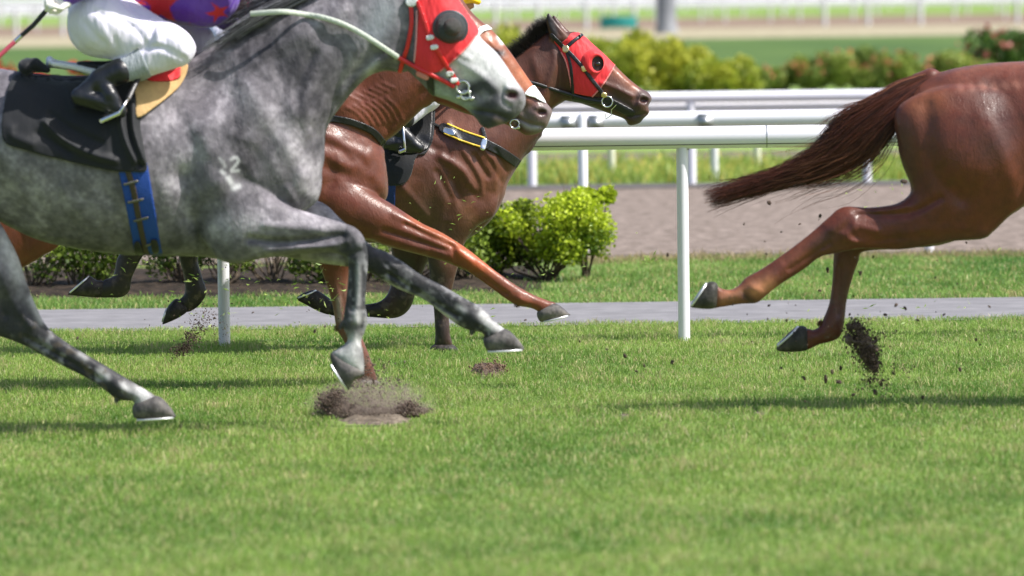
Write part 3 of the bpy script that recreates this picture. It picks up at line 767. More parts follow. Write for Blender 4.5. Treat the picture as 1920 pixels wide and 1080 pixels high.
# ================================================================== GREY HORSE
g = Fig(25.5)
R_ = lambda *a: a
trunk = g.part([(-345, 300), (-325, 200), (-240, 130), (-150, 105), (-60, 112), (0, 128), (100, 140), (200, 138), (300, 122), (380, 97), (440, 75), (520, 70), (590, 150), (612, 215), (607, 270), (604, 318), (603, 350), (594, 378), (572, 394), (540, 410), (500, 450), (465, 484), (433, 490), (383, 482), (300, 480), (233, 478), (167, 470), (110, 460), (67, 448), (17, 425), (-50, 392), (-140, 390), (-220, 430), (-300, 410)],
    [(-200, 260, .27), (0, 300, .29), (200, 310, .31), (400, 300, .26), (500, 300, .21), (570, 320, .13), (390, 130, .09), (540, 180, .16), (-60, 150, .16), (200, 160, .17)], 0, .03,
    [([(455, 130), (500, 210), (560, 300), (575, 350)], 26, .018), ([(430, 150), (390, 240), (420, 330)], 22, .012), ([(350, 330), (362, 400), (400, 460)], 20, -.022), ([(410, 350), (445, 400), (440, 470)], 30, .02),
     ([(520, 240), (470, 330), (500, 380)], 22, -.011), ([(500, 385), (545, 400)], 7, -.014), ([(440, 250), (490, 270), (530, 330)], 13, .006), ([(400, 300), (440, 330), (500, 350)], 13, -.005), ([(375, 410), (420, 450), (470, 470)], 14, -.007), ([(540, 350), (560, 385)], 7, .010), ([(570, 330), (540, 385)], 16, .016), ([(595, 340), (585, 385)], 6, -.01), ([(200, 350), (260, 440)], 14, -.006), ([(130, 350), (200, 450)], 12, .005), ([(0, 320), (40, 400)], 22, -.02), ([(60, 340), (110, 440)], 12, -.006),
     ([(330, 200), (370, 280), (350, 330)], 18, -.012), ([(460, 300), (490, 350)], 14, .006)])
neck = g.part([(370, 110), (440, 60), (520, 15), (600, -22), (680, -52), (745, -78), (800, -75), (805, 10), (782, 112), (758, 135), (722, 133), (686, 147), (643, 195), (612, 245), (600, 320), (520, 330), (430, 270), (360, 190)],
    [(500, 150, .15), (600, 80, .115), (700, 30, .10), (560, 250, .16), (640, 150, .09), (420, 130, .10), (740, 90, .085)], 0, .035,
    [([(735, 105), (690, 130), (640, 180)], 10, .012), ([(700, 100), (640, 170), (600, 260)], 14, -.014), ([(560, 60), (600, 120), (570, 200)], 26, .012), ([(500, 70), (530, 130), (500, 200)], 22, -.012), ([(590, 100), (560, 170), (570, 240)], 10, -.010), ([(480, 120), (540, 180), (580, 250)], 9, .008), ([(440, 110), (520, 90), (640, 20)], 18, .01)])
head = g.part([(745, -92), (790, -98), (832, -62), (860, 0), (892, 47), (903, 72), (935, 103), (968, 152), (983, 173), (985, 195), (974, 214), (955, 228), (935, 235), (915, 241), (902, 235), (892, 222), (872, 203), (840, 188), (812, 178), (792, 158), (768, 135), (742, 100), (735, 20)],
    [(800, 60, .105), (840, 130, .088), (870, 70, .085), (930, 165, .062), (965, 192, .055), (905, 215, .045), (790, 120, .088), (880, 175, .06)], 0, .02,
    [([(855, 112), (900, 140), (925, 165)], 8, .010), ([(862, 100), (880, 110)], 6, .008), ([(850, 140), (900, 180)], 9, -.009), ([(880, 205), (925, 212), (950, 222)], 3.5, -.014), ([(945, 165), (940, 185), (955, 200)], 5, -.010), ([(950, 165), (975, 172), (978, 188)], 5, .010), ([(820, 90), (800, 150)], 18, .008), ([(925, 225), (940, 232)], 5, .006)])
foreN = g.part([(395, 320), (470, 335), (530, 380), (581, 399), (647, 419), (670, 430), (684, 450), (690, 485), (687, 530), (685, 572), (689, 598), (684, 622), (677, 641), (682, 668), (681, 700), (660, 700), (625, 672), (622, 660), (640, 650), (652, 636), (643, 610), (647, 575), (652, 530), (652, 492), (638, 477), (593, 474), (495, 484), (433, 494), (395, 470), (365, 400)],
    [(450, 420, .10), (560, 440, .07), (662, 455, .045), (670, 540, .030), (666, 603, .036), (662, 645, .029), (655, 680, .033)], -.15, .035,
    [([(470, 446), (540, 452), (640, 441)], 7, -.022), ([(500, 470), (600, 463), (650, 452)], 6, .009), ([(648, 425), (645, 470)], 5, -.008), ([(500, 420), (600, 428)], 9, .010), ([(560, 462), (630, 462)], 6, .007), ([(663, 435), (676, 458)], 9, .008), ([(661, 495), (659, 580)], 4.5, -.014), ([(674, 495), (674, 575)], 5, .006), ([(655, 600), (654, 615)], 5, .007), ([(676, 615), (672, 640)], 4, -.007), ([(668, 590), (668, 600)], 9, .008), ([(674, 470), (652, 480)], 5, -.008)])
foreF = g.part([(430, 380), (520, 365), (600, 378), (640, 412), (696, 460), (723, 472), (758, 493), (789, 515), (828, 535), (871, 559), (906, 579), (930, 604), (950, 622), (940, 640), (908, 640), (907, 628), (898, 622), (884, 621), (859, 610), (828, 587), (793, 561), (750, 543), (715, 524), (688, 508), (645, 499), (598, 493), (540, 483), (450, 465)],
    [(520, 430, .09), (640, 455, .055), (715, 490, .045), (800, 545, .030), (893, 596, .035), (925, 618, .030)], .14, .03,
    [([(728, 512), (795, 555), (858, 592)], 4.5, -.015), ([(760, 502), (830, 545), (865, 568)], 5, .006), ([(893, 610), (915, 622)], 4, -.009), ([(722, 492), (742, 510)], 4, -.008), ([(905, 592), (925, 606)], 5, .006), ([(710, 480), (735, 500)], 10, .008), ([(880, 585), (900, 605)], 10, .006)])
hindN = g.part([(-320, 300), (-270, 200), (-140, 190), (-60, 300), (-20, 390), (5, 425), (33, 480), (50, 530), (66, 570), (83, 605), (102, 625), (140, 652), (200, 687), (253, 719), (285, 738), (302, 756), (275, 768), (250, 768), (251, 753), (234, 751), (217, 748), (200, 734), (167, 711), (100, 677), (50, 650), (10, 634), (-25, 622), (-62, 588), (-80, 530), (-120, 460), (-200, 440), (-290, 400)],
    [(-180, 310, .15), (-60, 420, .11), (0, 500, .075), (20, 590, .045), (60, 632, .038), (130, 670, .032), (225, 728, .036), (270, 748, .031)], -.14, .035,
    [([(0, 500), (30, 570), (60, 610)], 7, .010), ([(-20, 520), (10, 590)], 8, -.012), ([(50, 632), (110, 665), (190, 712)], 5, -.014), ([(110, 640), (200, 692)], 6, .006), ([(228, 735), (255, 750)], 4, -.008), ([(215, 715), (235, 740)], 10, .006)])
hindF = g.chain([(-200, 260, 60, .14), (-260, 400, 42, .14), (-300, 480, 26, .14), (-380, 540, 17, .14), (-460, 600, 12, .14), (-490, 640, 13, .14), (-530, 650, 10, .14)], .03)
gears = [g.chain([(780, -80, 12, -.07), (765, -115, 11, -.09), (768, -150, 3, -.09)], .01), g.chain([(790, -85, 12, .07), (775, -118, 11, .09), (776, -150, 3, .09)], .01)]
gv = g.vol(-560, -180, 1010, 815, .40, .007, [trunk, neck, head, foreN, foreF, hindN, hindF] + gears + [g.ell(960, 178, -.068, 13, .030, 8, .008, True), g.ell(960, 178, .068, 13, .030, 8, .008, True)])

def grey_col(V):
    px, py = g.px(V); nV = V * np.array([1, .7, 1])
    n1 = noise3(nV, 4.5, 1); n2 = noise3(nV * np.array([1, 1, .8]) + (n1[:, None] - .5) * .05, 17, 2, 2); n3 = noise3(nV, 55, 3, 2)
    t = np.clip(.5 + (n1 - .5) * 1.1 + (n2 - .5) * 1.1 + (n3 - .5) * .65, 0, 1)
    L_, M__, D_ = np.array([.42, .39, .425]), np.array([.155, .142, .160]), np.array([.032, .030, .036])
    def st(L, wd, a): return stroke_a(px, py, L, wd) * a
    t = t * .55 + .17
    t += st([(420, 120), (470, 180), (530, 240), (570, 320)], 30, .34) + st([(560, 350), (590, 370)], 16, .25) + st([(380, 260), (370, 310)], 24, .15) + st([(330, 300), (300, 440)], 30, .12) + st([(400, 430), (560, 415), (620, 420)], 22, .25) + st([(430, 300), (440, 330)], 14, .2)  # paler coat areas; the shoulder ridge's highlight is painted in too
    t += st([(60, 360), (200, 390), (330, 380)], 50, .12)
    t -= st([(470, 330), (420, 290), (440, 240)], 26, .14) + st([(620, 100), (610, 200), (600, 280)], 18, .12)  # darker shoulder; shade of the jugular groove painted in
    t -= st([(500, 80), (550, 130), (580, 180)], 50, .36) + st([(380, 330), (378, 420)], 26, .30) + st([(100, 430), (300, 455)], 35, .12) + st([(430, 120), (460, 100)], 40, .1) + st([(440, 240), (460, 330)], 20, .18)  # dark neck coat; shade behind the elbow and along the belly painted in
    t += st([(600, 20), (660, -10)], 40, .15) + st([(0, 200), (30, 270)], 25, .35) + st([(0, 440), (30, 500)], 28, .25)
    lt = np.clip(t, 0, 1)[:, None]
    C = np.where(lt > .5, M__ + (L_ - M__) * (lt - .5) * 2, D_ + (M__ - D_) * lt * 2)
    blk = np.array([.028, .028, .032]); wh = np.array([.52, .51, .51])
    pch = sm(n2 + (n3 - .5) * .6, .50, .72)
    # legs: dark with pale flecks
    leg = np.maximum(sm(px, 610, 680) * sm(py, 395, 450), sm(py, 540, 640)) * (V[:, 2] < .85)
    C = C * (1 - leg[:, None]) + leg[:, None] * (blk * (1 - .55 * pch[:, None]) + np.array([.33, .33, .34]) * pch[:, None] * .55)
    def pt(L, wd, c, a=1.0):
        nonlocal C
        C = mixc(C, c, np.clip(stroke_a(px, py, L, wd) * a * 1.2, 0, 1))
    for L, wd, a in [([(645, 440), (665, 470)], 22, .75), ([(20, 590), (60, 625), (-20, 590)], 28, .8), ([(0, 520), (20, 575)], 18, .7), ([(120, 650), (230, 705)], 9, .6), ([(665, 615), (664, 622)], 12, .8), ([(650, 500), (648, 590)], 7, .6),
                     ([(700, 470), (760, 510), (840, 560)], 14, .55), ([(875, 600), (890, 610)], 12, .8), ([(460, 455), (600, 447)], 6, .35)]: pt(L, wd, blk, a)  # dark leg marks; the last stroke paints shade into the forearm groove
    for L, wd, a in [([(668, 588), (670, 600)], 9, .7), ([(665, 640), (660, 655), (665, 690)], 16, .9), ([(640, 660), (672, 690)], 9, .8), ([(905, 590), (915, 605)], 8, .9), ([(925, 612), (948, 622)], 8, .7), ([(720, 530), (790, 565), (850, 600)], 4.5, .8),
                     ([(672, 500), (672, 570)], 5, .5), ([(265, 735), (270, 750)], 18, .8), ([(190, 698), (200, 706)], 7, .7), ([(232, 722), (240, 730)], 7, .7), ([(60, 560), (80, 600)], 9, .6), ([(600, 490), (640, 495)], 9, .4), ([(150, 665), (160, 672)], 6, .4), ([(860, 575), (870, 582)], 6, .5), ([(10, 450), (38, 520)], 14, .5)]: pt(L, wd, wh, a)
    # face
    pt([(850, 60), (890, 90), (930, 140), (950, 165)], 36, (.56, .56, .57), .95); pt([(850, 130), (880, 150)], 24, (.50, .50, .51), .9)
    pt([(820, 170), (850, 185), (880, 200)], 16, (.30, .34, .33), .8); pt([(690, 135), (705, 118)], 8, wh, .5); pt([(700, 60), (720, 20)], 28, (.27, .29, .32), .7)  # first stroke paints the green bounce of the grass onto the jaw
    pt([(880, 170), (910, 160), (930, 185), (900, 210)], 17, (.05, .052, .06), .9); pt([(930, 215), (955, 220), (910, 232)], 16, (.045, .045, .05), .9); pt([(968, 200), (975, 180)], 12, (.12, .115, .12), .8)
    pt([(945, 175), (960, 192), (975, 185), (965, 166), (948, 172)], 5, (.22, .21, .22), .8); pt([(930, 222), (938, 227)], 5, (.25, .17, .16), .8)
    pt([(958, 178), (964, 179)], 9, (.05, .012, .014), 1.0)
    C *= (.88 + .24 * n3)[:, None]
    C = mixc(C, (.11, .085, .06), sm(noise3(V, 48, 31, 2), .60, .74) * sm(-V[:, 2], -.75, -.25) * .6)
    # freeze brand on the shoulder
    for L, wd, a in ([(434, 299), (441, 295), (447, 301), (441, 311), (434, 320), (447, 320)], 3.0, .9), ([(412, 297), (418, 304), (422, 312)], 3.5, .5), ([(416, 321), (420, 325)], 4, .8), ([(428, 334), (433, 342)], 5.5, .95), ([(438, 353), (447, 349)], 5.5, .95):
        pt(L, wd, (.55, .55, .56), a * .75)
    return C
gb = link('horse', volmesh('horse', gv, 2, grey_col), None, M_coat_g)
props(gb, 'dappled grey racehorse in a red hood galloping nearest the camera', 'horse', 'racehorses at full gallop')
hoof(g, gb, [(621, 661), (645, 672), (684, 698), (664, 714), (652, 732), (635, 712), (621, 680)], -.15, .045, [(621, 684), (650, 730)])
hoof(g, gb, [(907, 634), (928, 622), (950, 617), (972, 637), (982, 652), (978, 657), (921, 659), (909, 650)], .14, .052, [(915, 659), (978, 656)])
hoof(g, gb, [(251, 757), (272, 746), (298, 743), (318, 762), (328, 777), (325, 783), (260, 786), (249, 775)], -.14, .052, [(258, 787), (324, 783)])
GH = [(.02, .02, .022), (.34, .34, .36)]
bundle('mane', [(700, -72, 12, -.02, .05), (620, -34, 13, -.05, .04), (545, 0, 15, -.07, .04), (475, 38, 16, -.09, .04), (410, 80, 14, -.11, .04), (370, 104, 11, -.12, .03)], 420, .002, M_hair, gb, g, GH, wav=.3, seed=3)
bundle('mane', [(600, -40, 14, 0, .05), (530, -8, 22, 0, .05), (460, 28, 22, 0, .05), (400, 62, 22, 0, .05)], 380, .002, M_hair, gb, g, [(.02, .02, .022), (.33, .33, .35)], wav=.5, seed=5)
bundle('tail', [(-330, 190, 14, 0, .03), (-400, 220, 40, 0, .06), (-520, 300, 50, 0, .08), (-640, 340, 30, 0, .05)], 300, .003, M_hair, gb, g, GH, seed=6)
def fetlock(f, body, x, y, dx, dy, yo, cols, seed):
    bundle('fetlock_hair', [(x - dx * .2, y - dy * .2, 7, yo, .02), (x + dx * .5, y + dy * .5, 6, yo, .018), (x + dx, y + dy, 4, yo, .012)], 90, .0014, M_hair, body, f, cols, wav=.3, steps=6, seed=seed)
GF = [(.03, .03, .03), (.25, .24, .24)]
for a_ in [(646, 606, -12, 12, -.15), (888, 616, -6, 14, .14), (222, 744, -6, 13, -.14)]: fetlock(g, gb, *a_, GF, 5)
# hood, blinker and bridle
hood = patch('hood', g, gv, [(766, -30), (800, -80), (850, -30), (866, 2), (893, 45), (897, 62), (872, 92), (847, 116), (826, 133), (800, 138), (783, 135), (778, 112), (783, 60), (784, 10)], gb, M_red, .011, .005, 0, round_=1)

# blinker cup, bridle and reins of the grey
def dome(name, f, vol, x, y, r_px, depth, parent, M, tilt=(0, 0), yoff=.0, rim=None, rimM=None, seg=28):
    q = XZ(np.array([x, y], float), f.D); yy = surf_y(vol, q[0], q[1])[0] - yoff
    R = r_px / f.s; V = []; n = 10
    for j in range(n):
        a = (j / (n - 1)) * math.pi / 2
        for k in range(seg):
            t = 2 * math.pi * k / seg; V.append((q[0] + R * math.cos(a) * math.cos(t), yy - depth * math.sin(a), q[1] + R * math.cos(a) * math.sin(t)))
    Q = [(j * seg + k, j * seg + (k + 1) % seg, (j + 1) * seg + (k + 1) % seg, (j + 1) * seg + k) for j in range(n - 1) for k in range(seg)]
    V = np.array(V); V[:, 1] += (V[:, 0] - q[0]) * tilt[0] + (V[:, 2] - q[1]) * tilt[1]
    o = link(name, npmesh(name, V, [Q]), parent, M)
    if rim:
        b = MB(); P = [(q[0] + R * math.cos(t), yy + R * math.cos(t) * tilt[0] + R * math.sin(t) * tilt[1], q[1] + R * math.sin(t)) for t in np.linspace(0, 2 * math.pi, 33)]
        b.tube(P, rim, 8, cap=False); b.build('rim', rimM or M, o)
    return o
M_mesh = mat('blinker_mesh', (.045, .05, .052), .45, .5, bump=1, bscale=260)
gh = gv
dome('blinker_cup', g, gv, 845, 52, 30, .055, gb, M_mesh, (.15, 0), .012, .0095, mat('cup_rim', (.045, .055, .065), .4))
cheek = strap('cheek_strap', g, gv, [(784, 5), (796, 38), (808, 72), (822, 96), (836, 120), (850, 142), (858, 156)], 4.2, gb, M_redl, .021, t0=.0)
for i, (x, y) in enumerate([(807, 70), (815, 88), (844, 138), (852, 150)]):
    patch('keeper', g, gv, [(x - 7, y - 3), (x + 5, y - 5), (x + 7, y + 2), (x - 5, y + 5)], cheek, M_whiteband, .026, .004, t0=0)
strap('throat_strap', g, gv, [(771, 10), (772, 45), (765, 85), (757, 110), (750, 134)], 4, gb, M_redl, .011)
strap('hood_piping', g, gv, [(782, 20), (781, 70), (777, 115)], 1.8, gb, mat('pale_piping', (.6, .3, .3), .7), .016, t0=0)
patch('rosette', g, gv, [(762, -4), (780, -6), (784, 6), (772, 13), (762, 8)], gb, M_whiteband, .02, .005)
strap('noseband', g, gv, [(807, 148), (808, 178)], 7, gb, M_black, .010)
strap('jaw_strap', g, gv, [(785, 138), (800, 145)], 5, gb, mat('pink_strap', (.7, .25, .25), .6), .016)
def ring(b, c, r, t, nrm=(0, 1, 0), n=24):
    c = np.array(c); nrm = np.array(nrm, float); nrm /= np.linalg.norm(nrm); a = np.cross(nrm, [0, 0, 1.]); a /= np.linalg.norm(a); bb = np.cross(nrm, a)
    b.tube([c + r * (math.cos(k) * a + math.sin(k) * bb) for k in np.linspace(0, 2 * math.pi, n + 1)], t, 8, cap=False)
P_ = near(g, gv, [(868, 163), (880, 172), (860, 181), (885, 184), (873, 178)], .018)
b = MB(); ring(b, P_[0], .028, .005); ring(b, P_[4], .020, .004)
for c in (P_[1], P_[2], P_[3]): b.ball(c, (.012, .010, .009))
b.tube([P_[2], P_[3]], .005, 8)
b.build('bit', M_steel, gb)
rn = near(g, gv, [(852, 162), (830, 150), (810, 140), (790, 131), (770, 120), (747, 107)], .016)
b = MB(); b.tube(rn, .010, 10, flat=.6); b.build('rein', M_redl, gb)
rw = near(g, gv, [(747, 107), (720, 89), (688, 68), (660, 52), (635, 41), (605, 32), (574, 27)], .02)
rw = np.concatenate([rw, [g.p(530, 22, -.19), g.p(470, 26, -.16)]])
b = MB(); b.tube(catmull(rw, 4, False), .0125, 10, flat=.6); b.build('rein', M_rubber, gb)

M_pipe = mat('pale_edge', (.75, .22, .20), .6)
strap('piping', g, gv, [(897, 62), (872, 92), (847, 116), (826, 133)], 1.4, hood, M_pipe, .015, t0=.004)
dome('cup_centre', g, gv, 849, 50, 17, .036, gb, mat('mesh_centre', (.06, .055, .05), .5, bump=1, bscale=300), (.15, 0), .052)
for L in [[(800, 60), (815, 110)], [(870, 20), (885, 50)], [(812, 120), (838, 118)]]: strap('seam', g, gv, L, 1.0, hood, M_redl, .0135, t0=.006)
# saddle cloth, girth, saddle of the grey
M_cloth = fold_mat('saddlecloth_black', (.010, .011, .014), .62, 9, .4, .9, spec=.25)
def crease(vv, f, V, lines):
    return V
cl = [(50, 112), (66, 108), (85, 118), (110, 128), (180, 140), (250, 135), (300, 122), (290, 150), (280, 185), (271, 225), (276, 262), (284, 313), (258, 318), (227, 317), (180, 308), (133, 297), (95, 288), (60, 278), (22, 265), (14, 237), (16, 200), (24, 155), (36, 125)]
so_ = patch('saddle_cloth', g, gv, cl, None, M_cloth, .022, .006, 0, t0=.004)
props(so_, 'plain black satin saddle cloth hanging over the grey horse\'s back', 'saddle cloth')
# stronger folds in the cloth
me = so_.data; nvt = len(me.vertices); co = np.empty(nvt * 3, np.float32); me.vertices.foreach_get('co', co); co = co.reshape(-1, 3)
qx, qy = g.px(co.astype(float)); add = np.zeros(nvt)
for L, wd, a in [([(85, 228), (120, 262), (170, 288), (215, 300)], 7, .020), ([(95, 215), (130, 240), (190, 270)], 8, -.010), ([(225, 215), (235, 260), (255, 300)], 7, .022), ([(250, 190), (250, 240), (270, 300)], 6, .018), ([(238, 210), (246, 270), (262, 310)], 5, -.014), ([(70, 250), (130, 285)], 8, -.008), ([(120, 140), (140, 200)], 9, .012), ([(200, 230), (215, 290)], 9, -.008), ([(20, 240), (25, 255), (60, 270)], 9, .010), ([(262, 180), (262, 230), (276, 280)], 4, -.012)]:
    add += stroke_a(qx, qy, L, wd) * a
nearm = co[:, 1] < g.D; co[:, 1] -= np.where(nearm, add, -add); me.vertices.foreach_set('co', co.ravel()); me.update()
le = g.vol(20, 90, 110, 150, .3, .007, [g.chain([(48, 128, 13, -.14), (52, 122, 14, 0), (48, 128, 13, .14)], .02), g.chain([(46, 122, 11, -.12), (66, 120, 12, -.13), (88, 131, 7, -.14)], .02), g.chain([(60, 124, 12, .12), (84, 130, 7, .13)], .02)]); link('rolled_edge', volmesh('rolled_edge', le, 1), so_, M_cloth)
sad = empty('saddle', g.p(230, 125)); props(sad, 'light racing saddle with white pad, tan flap and blue girth under the grey\'s rider', 'saddle')
fl = patch('flap', g, gv, [(250, 128), (283, 150), (337, 148), (338, 118), (353, 118), (353, 135), (342, 158), (327, 174), (300, 196), (266, 218), (262, 190), (256, 150)], sad, M_tan, .030, .005, 0, t0=.006)
patch('seat_pad', g, gv, [(262, 125), (300, 110), (338, 118), (336, 147), (285, 150)], sad, M_red, .034, .006, 0, t0=.012)
sp_ = g.vol(80, 90, 340, 165, .25, .007, [g.chain([(100, 120, 5, -.15), (140, 126, 6, -.17), (188, 138, 7, -.20), (182, 147, 5, -.21)], .015), g.chain([(95, 119, 8, .12), (140, 125, 8, .13), (186, 138, 8, .15)], .02), g.chain([(95, 117, 7, -.12), (93, 112, 7, 0), (95, 117, 7, .12)], .02)])
link('pad', volmesh('pad', sp_, 2), sad, M_whiteband)
st_ = g.vol(120, 80, 340, 180, .2, .008, [g.chain([(150, 122, 8, 0), (200, 126, 12, 0), (270, 118, 14, 0), (310, 108, 10, 0)], .03), g.chain([(190, 130, 8, -.1), (290, 125, 9, -.1)], .05), g.chain([(190, 130, 8, .1), (290, 125, 9, .1)], .05)])
link('seat', volmesh('seat', st_, 2), sad, M_black)
gi = patch('girth', g, gv, [(226, 290), (284, 300), (290, 340), (299, 400), (309, 492), (256, 492), (252, 440), (240, 360)], sad, M_blue, .0065, .005, 0, t0=-.006, round_=0)
M_bkl = mat('dull_buckle', (.16, .15, .14), .45, metal=.6)
gs = strap('girth_strap', g, gv, [(249, 318), (258, 350), (266, 400), (278, 480)], 5.5, sad, mat('dark_brown_leather', (.045, .03, .022), .5, bump=.2), .0125, t0=.0)
for y, x, w_ in [(338, 254, 12), (372, 262, 13), (407, 271, 12), (455, 287, 9)]:
    strap('buckle', g, gv, [(x - w_, y + 3), (x + w_, y - 3)], 2.4, gs, M_bkl, .018, t0=.004)
patch('strap_end', g, gv, [(255, 455), (266, 450), (272, 482), (258, 484)], gs, M_black, .024)
patch('strap_end', g, gv, [(287, 448), (299, 448), (301, 470), (290, 474)], gs, M_black, .024)

def stirrup(parent, f, P, yo, w_=.055, top=None):
    """iron: tread between P[0], P[1], arch up to P[2]"""
    a, b_, c = [np.array(f.p(x, y, yo)) for x, y in P]
    m = MB(); dx = np.array([0, w_, 0])
    m.tube([a - dx, a + dx], .010, 8); m.tube([b_ - dx, b_ + dx], .006, 8); m.tube([a - dx, b_ - dx], .011, 8); m.tube([a + dx, b_ + dx], .011, 8)
    md = (a + b_) / 2
    m.tube(catmull([b_ - dx, (b_ + c) / 2 - dx * .95, c - dx * .3, c + dx * .3, (b_ + c) / 2 + dx * .95, b_ + dx], 4, False), .006, 8)
    o = m.build('stirrup', M_steel, parent)
    if top is not None:
        s_ = MB(); s_.tube([c, f.p(*top)], .012, 8, flat=.4); s_.build('leather', M_black, o)
    return o
stirrup(sad, g, [(192, 226), (226, 211), (240, 186)], -.37, top=(262, 140, -.27))
stirrup(sad, g, [(192, 226), (226, 211), (240, 186)], .37, top=(262, 140, .27))

# ================================================================== RIDERS
M_skin = mat('skin', (.36, .19, .115), .5, .4, var=.06)
M_breech = fold_mat('breeches_white', (.70, .67, .79), .8, 15, .75, .5, spec=.2)
M_silk = fold_mat('racing_silk', (.5, .5, .5), .45, 11, 1.0, 1.2)
_n = M_silk.node_tree.nodes.new('ShaderNodeAttribute'); _n.attribute_name = 'col'; M_silk.node_tree.links.new(_n.outputs['Color'], M_silk.node_tree.nodes['Principled BSDF'].inputs['Base Color'])
M_glove = mat('white_glove', (.74, .72, .67), .8, bump=.4, bscale=90)
M_boot = mat('polished_boot', (.010, .011, .015), .36, .45, coat=.12, bump=.6, bscale=26)
RV = {}
def rider(name, f, J, label, silk, helmet, stars=(), breech_extra=(), rot=0, boots_r=1., glove=True, hand_near=True, seed=0, hc=(0, 0), hat_tilt=0):
    """J: joints (px, py, yo). k scales radii"""
    k = f.s; P = {a: b for a, b in J.items()}
    def ch(names, rs, kk=.03): return f.chain([(P[n][0], P[n][1], r * k, P[n][2]) for n, r in zip(names, rs)], kk)
    xs = [v[0] for v in P.values()]; ys = [v[1] for v in P.values()]
    B = (min(xs) - .25 * k, min(ys) - .3 * k, max(xs) + .25 * k, max(ys) + .2 * k)
    # body (skin): head with a face, neck, arms, hands
    hx, hy, hz = P['head']; fx, fy = P['face']
    D_ = np.array([fx, fy], float); D_ /= np.linalg.norm(D_); U_ = np.array([D_[1], -D_[0]]) if D_[0] > 0 else np.array([-D_[1], D_[0]])
    def hp(a, b_, yo=0): q = np.array([hx, hy]) + D_ * a * k + U_ * b_ * k; return (q[0], q[1], hz + yo)
    def C(pts): return f.chain([(x, y, r * k, yo) for (x, y, yo), r in pts], .015)
    parts = [f.ell(hx, hy, hz, .10 * k, .078, .115 * k), C([(hp(.02, -.05), .07), (hp(.055, -.10), .042)]), C([(hp(.09, .01), .014), (hp(.118, -.025), .016), (hp(.10, -.04), .012)]),
             C([(hp(.098, -.062, -.015), .009), (hp(.098, -.062, .015), .009)]), C([(hp(.093, -.072, -.015), .009), (hp(.093, -.072, .015), .009)]), C([(hp(-.01, -.02, -.078), .02), (hp(-.015, .01, -.08), .014)]), C([(hp(-.01, -.02, .078), .02), (hp(-.015, .01, .08), .014)]),
             ch(['neck', 'head'], [.062, .055]), ch(['pelvis', 'waist', 'chest', 'neck'], [.11, .10, .12, .06], .05),
             ch(['sh_n', 'el_n', 'wr_n'], [.055, .042, .028]), ch(['sh_f', 'el_f', 'wr_f'], [.055, .042, .028]),
             ch(['hip_n', 'kn_n', 'an_n'], [.085, .055, .04]), ch(['hip_f', 'kn_f', 'an_f'], [.085, .055, .04])]
    hands = []
    for s_ in ('n', 'f'):
        w_ = np.array(f.p(*P['wr_' + s_])); e_ = np.array(f.p(*P['el_' + s_])); d = (w_ - e_) / np.linalg.norm(w_ - e_)
        if ('hd_' + s_) in P: h_ = np.array(f.p(*P['hd_' + s_])); d = (h_ - w_) / np.linalg.norm(h_ - w_)
        gx = np.array(P.get('grip_' + s_, (0, 1., 0)), float); gx /= np.linalg.norm(gx)      # axis the fingers close around
        gx = gx - d * gx.dot(d); gx /= np.linalg.norm(gx); pn = np.cross(d, gx)
        if s_ == 'n' and P.get('flip'): pn = -pn
        hc_ = []
        for i in range(4):
            o_ = gx * (.03 - .02 * i); c0 = w_ + d * .02 + o_ * .7; c1 = w_ + d * (.085 - .005 * abs(i - 1)) + o_; ln = [.038, .042, .039, .031][i]
            c2 = c1 + (d * .55 + pn * .8) * ln; c3 = c2 + (-d * .55 + pn * .8) * ln * .7; c4 = c3 - (d * .95 + pn * .2) * ln * .6
            hc_.append(Chain([(*c0, .017), (*c1, .0125), (*c2, .0105), (*c3, .0098), (*c4, .0085)], .006))
        t0 = w_ + d * .02 + gx * .03; t1 = w_ + d * .055 + gx * .045 + pn * .025; t2 = t1 + d * .02 + pn * .025 - gx * .012
        hc_.append(Chain([(*t0, .016), (*t1, .012), (*t2, .010)], .008)); hc_.append(Chain([(*w_, .027), (*(w_ + d * .045), .026)], .015))
        hands.append(hc_)
    v = f.vol(*B, .62, .009, parts); body = link(name, volmesh(name, v, 2), None, M_skin)
    props(body, label, 'rider')
    ex = MB()
    for s_ in (-1, 1):
        e = hp(.085, .012, s_ * .032); ex.ball(f.p(*e), .012, 10, 8)
    ex.build('eye', M_eye, body)
    # hands: gloves
    for hc_, s_ in zip(hands, ('n', 'f')):
        allp = np.concatenate([c.p for c in hc_]); lo = allp[:, :3].min(0) - .04; hi = allp[:, :3].max(0) + .04
        hv = Vol(lo, hi, .0045).add(hc_)
        link('glove' if glove else 'hand', volmesh('hand', hv, 1), body, (M_glove if (s_ == 'n' or glove is True) else M_skin))
    # breeches
    br = [ch(['hip_n', 'kn_n'], [.125, .082], .04), ch(['kn_n', 'an_n'], [.078, .05], .02), ch(['hip_f', 'kn_f'], [.125, .082], .04), ch(['kn_f', 'an_f'], [.078, .05], .02), ch(['pelvis', 'hip_n'], [.15, .14], .05), ch(['pelvis', 'hip_f'], [.15, .14], .05)] + list(breech_extra)
    v = f.vol(*B, .62, .008, br); RV[name + str(f.D)] = v; link('breeches', volmesh('breeches', v, 2), body, M_breech)
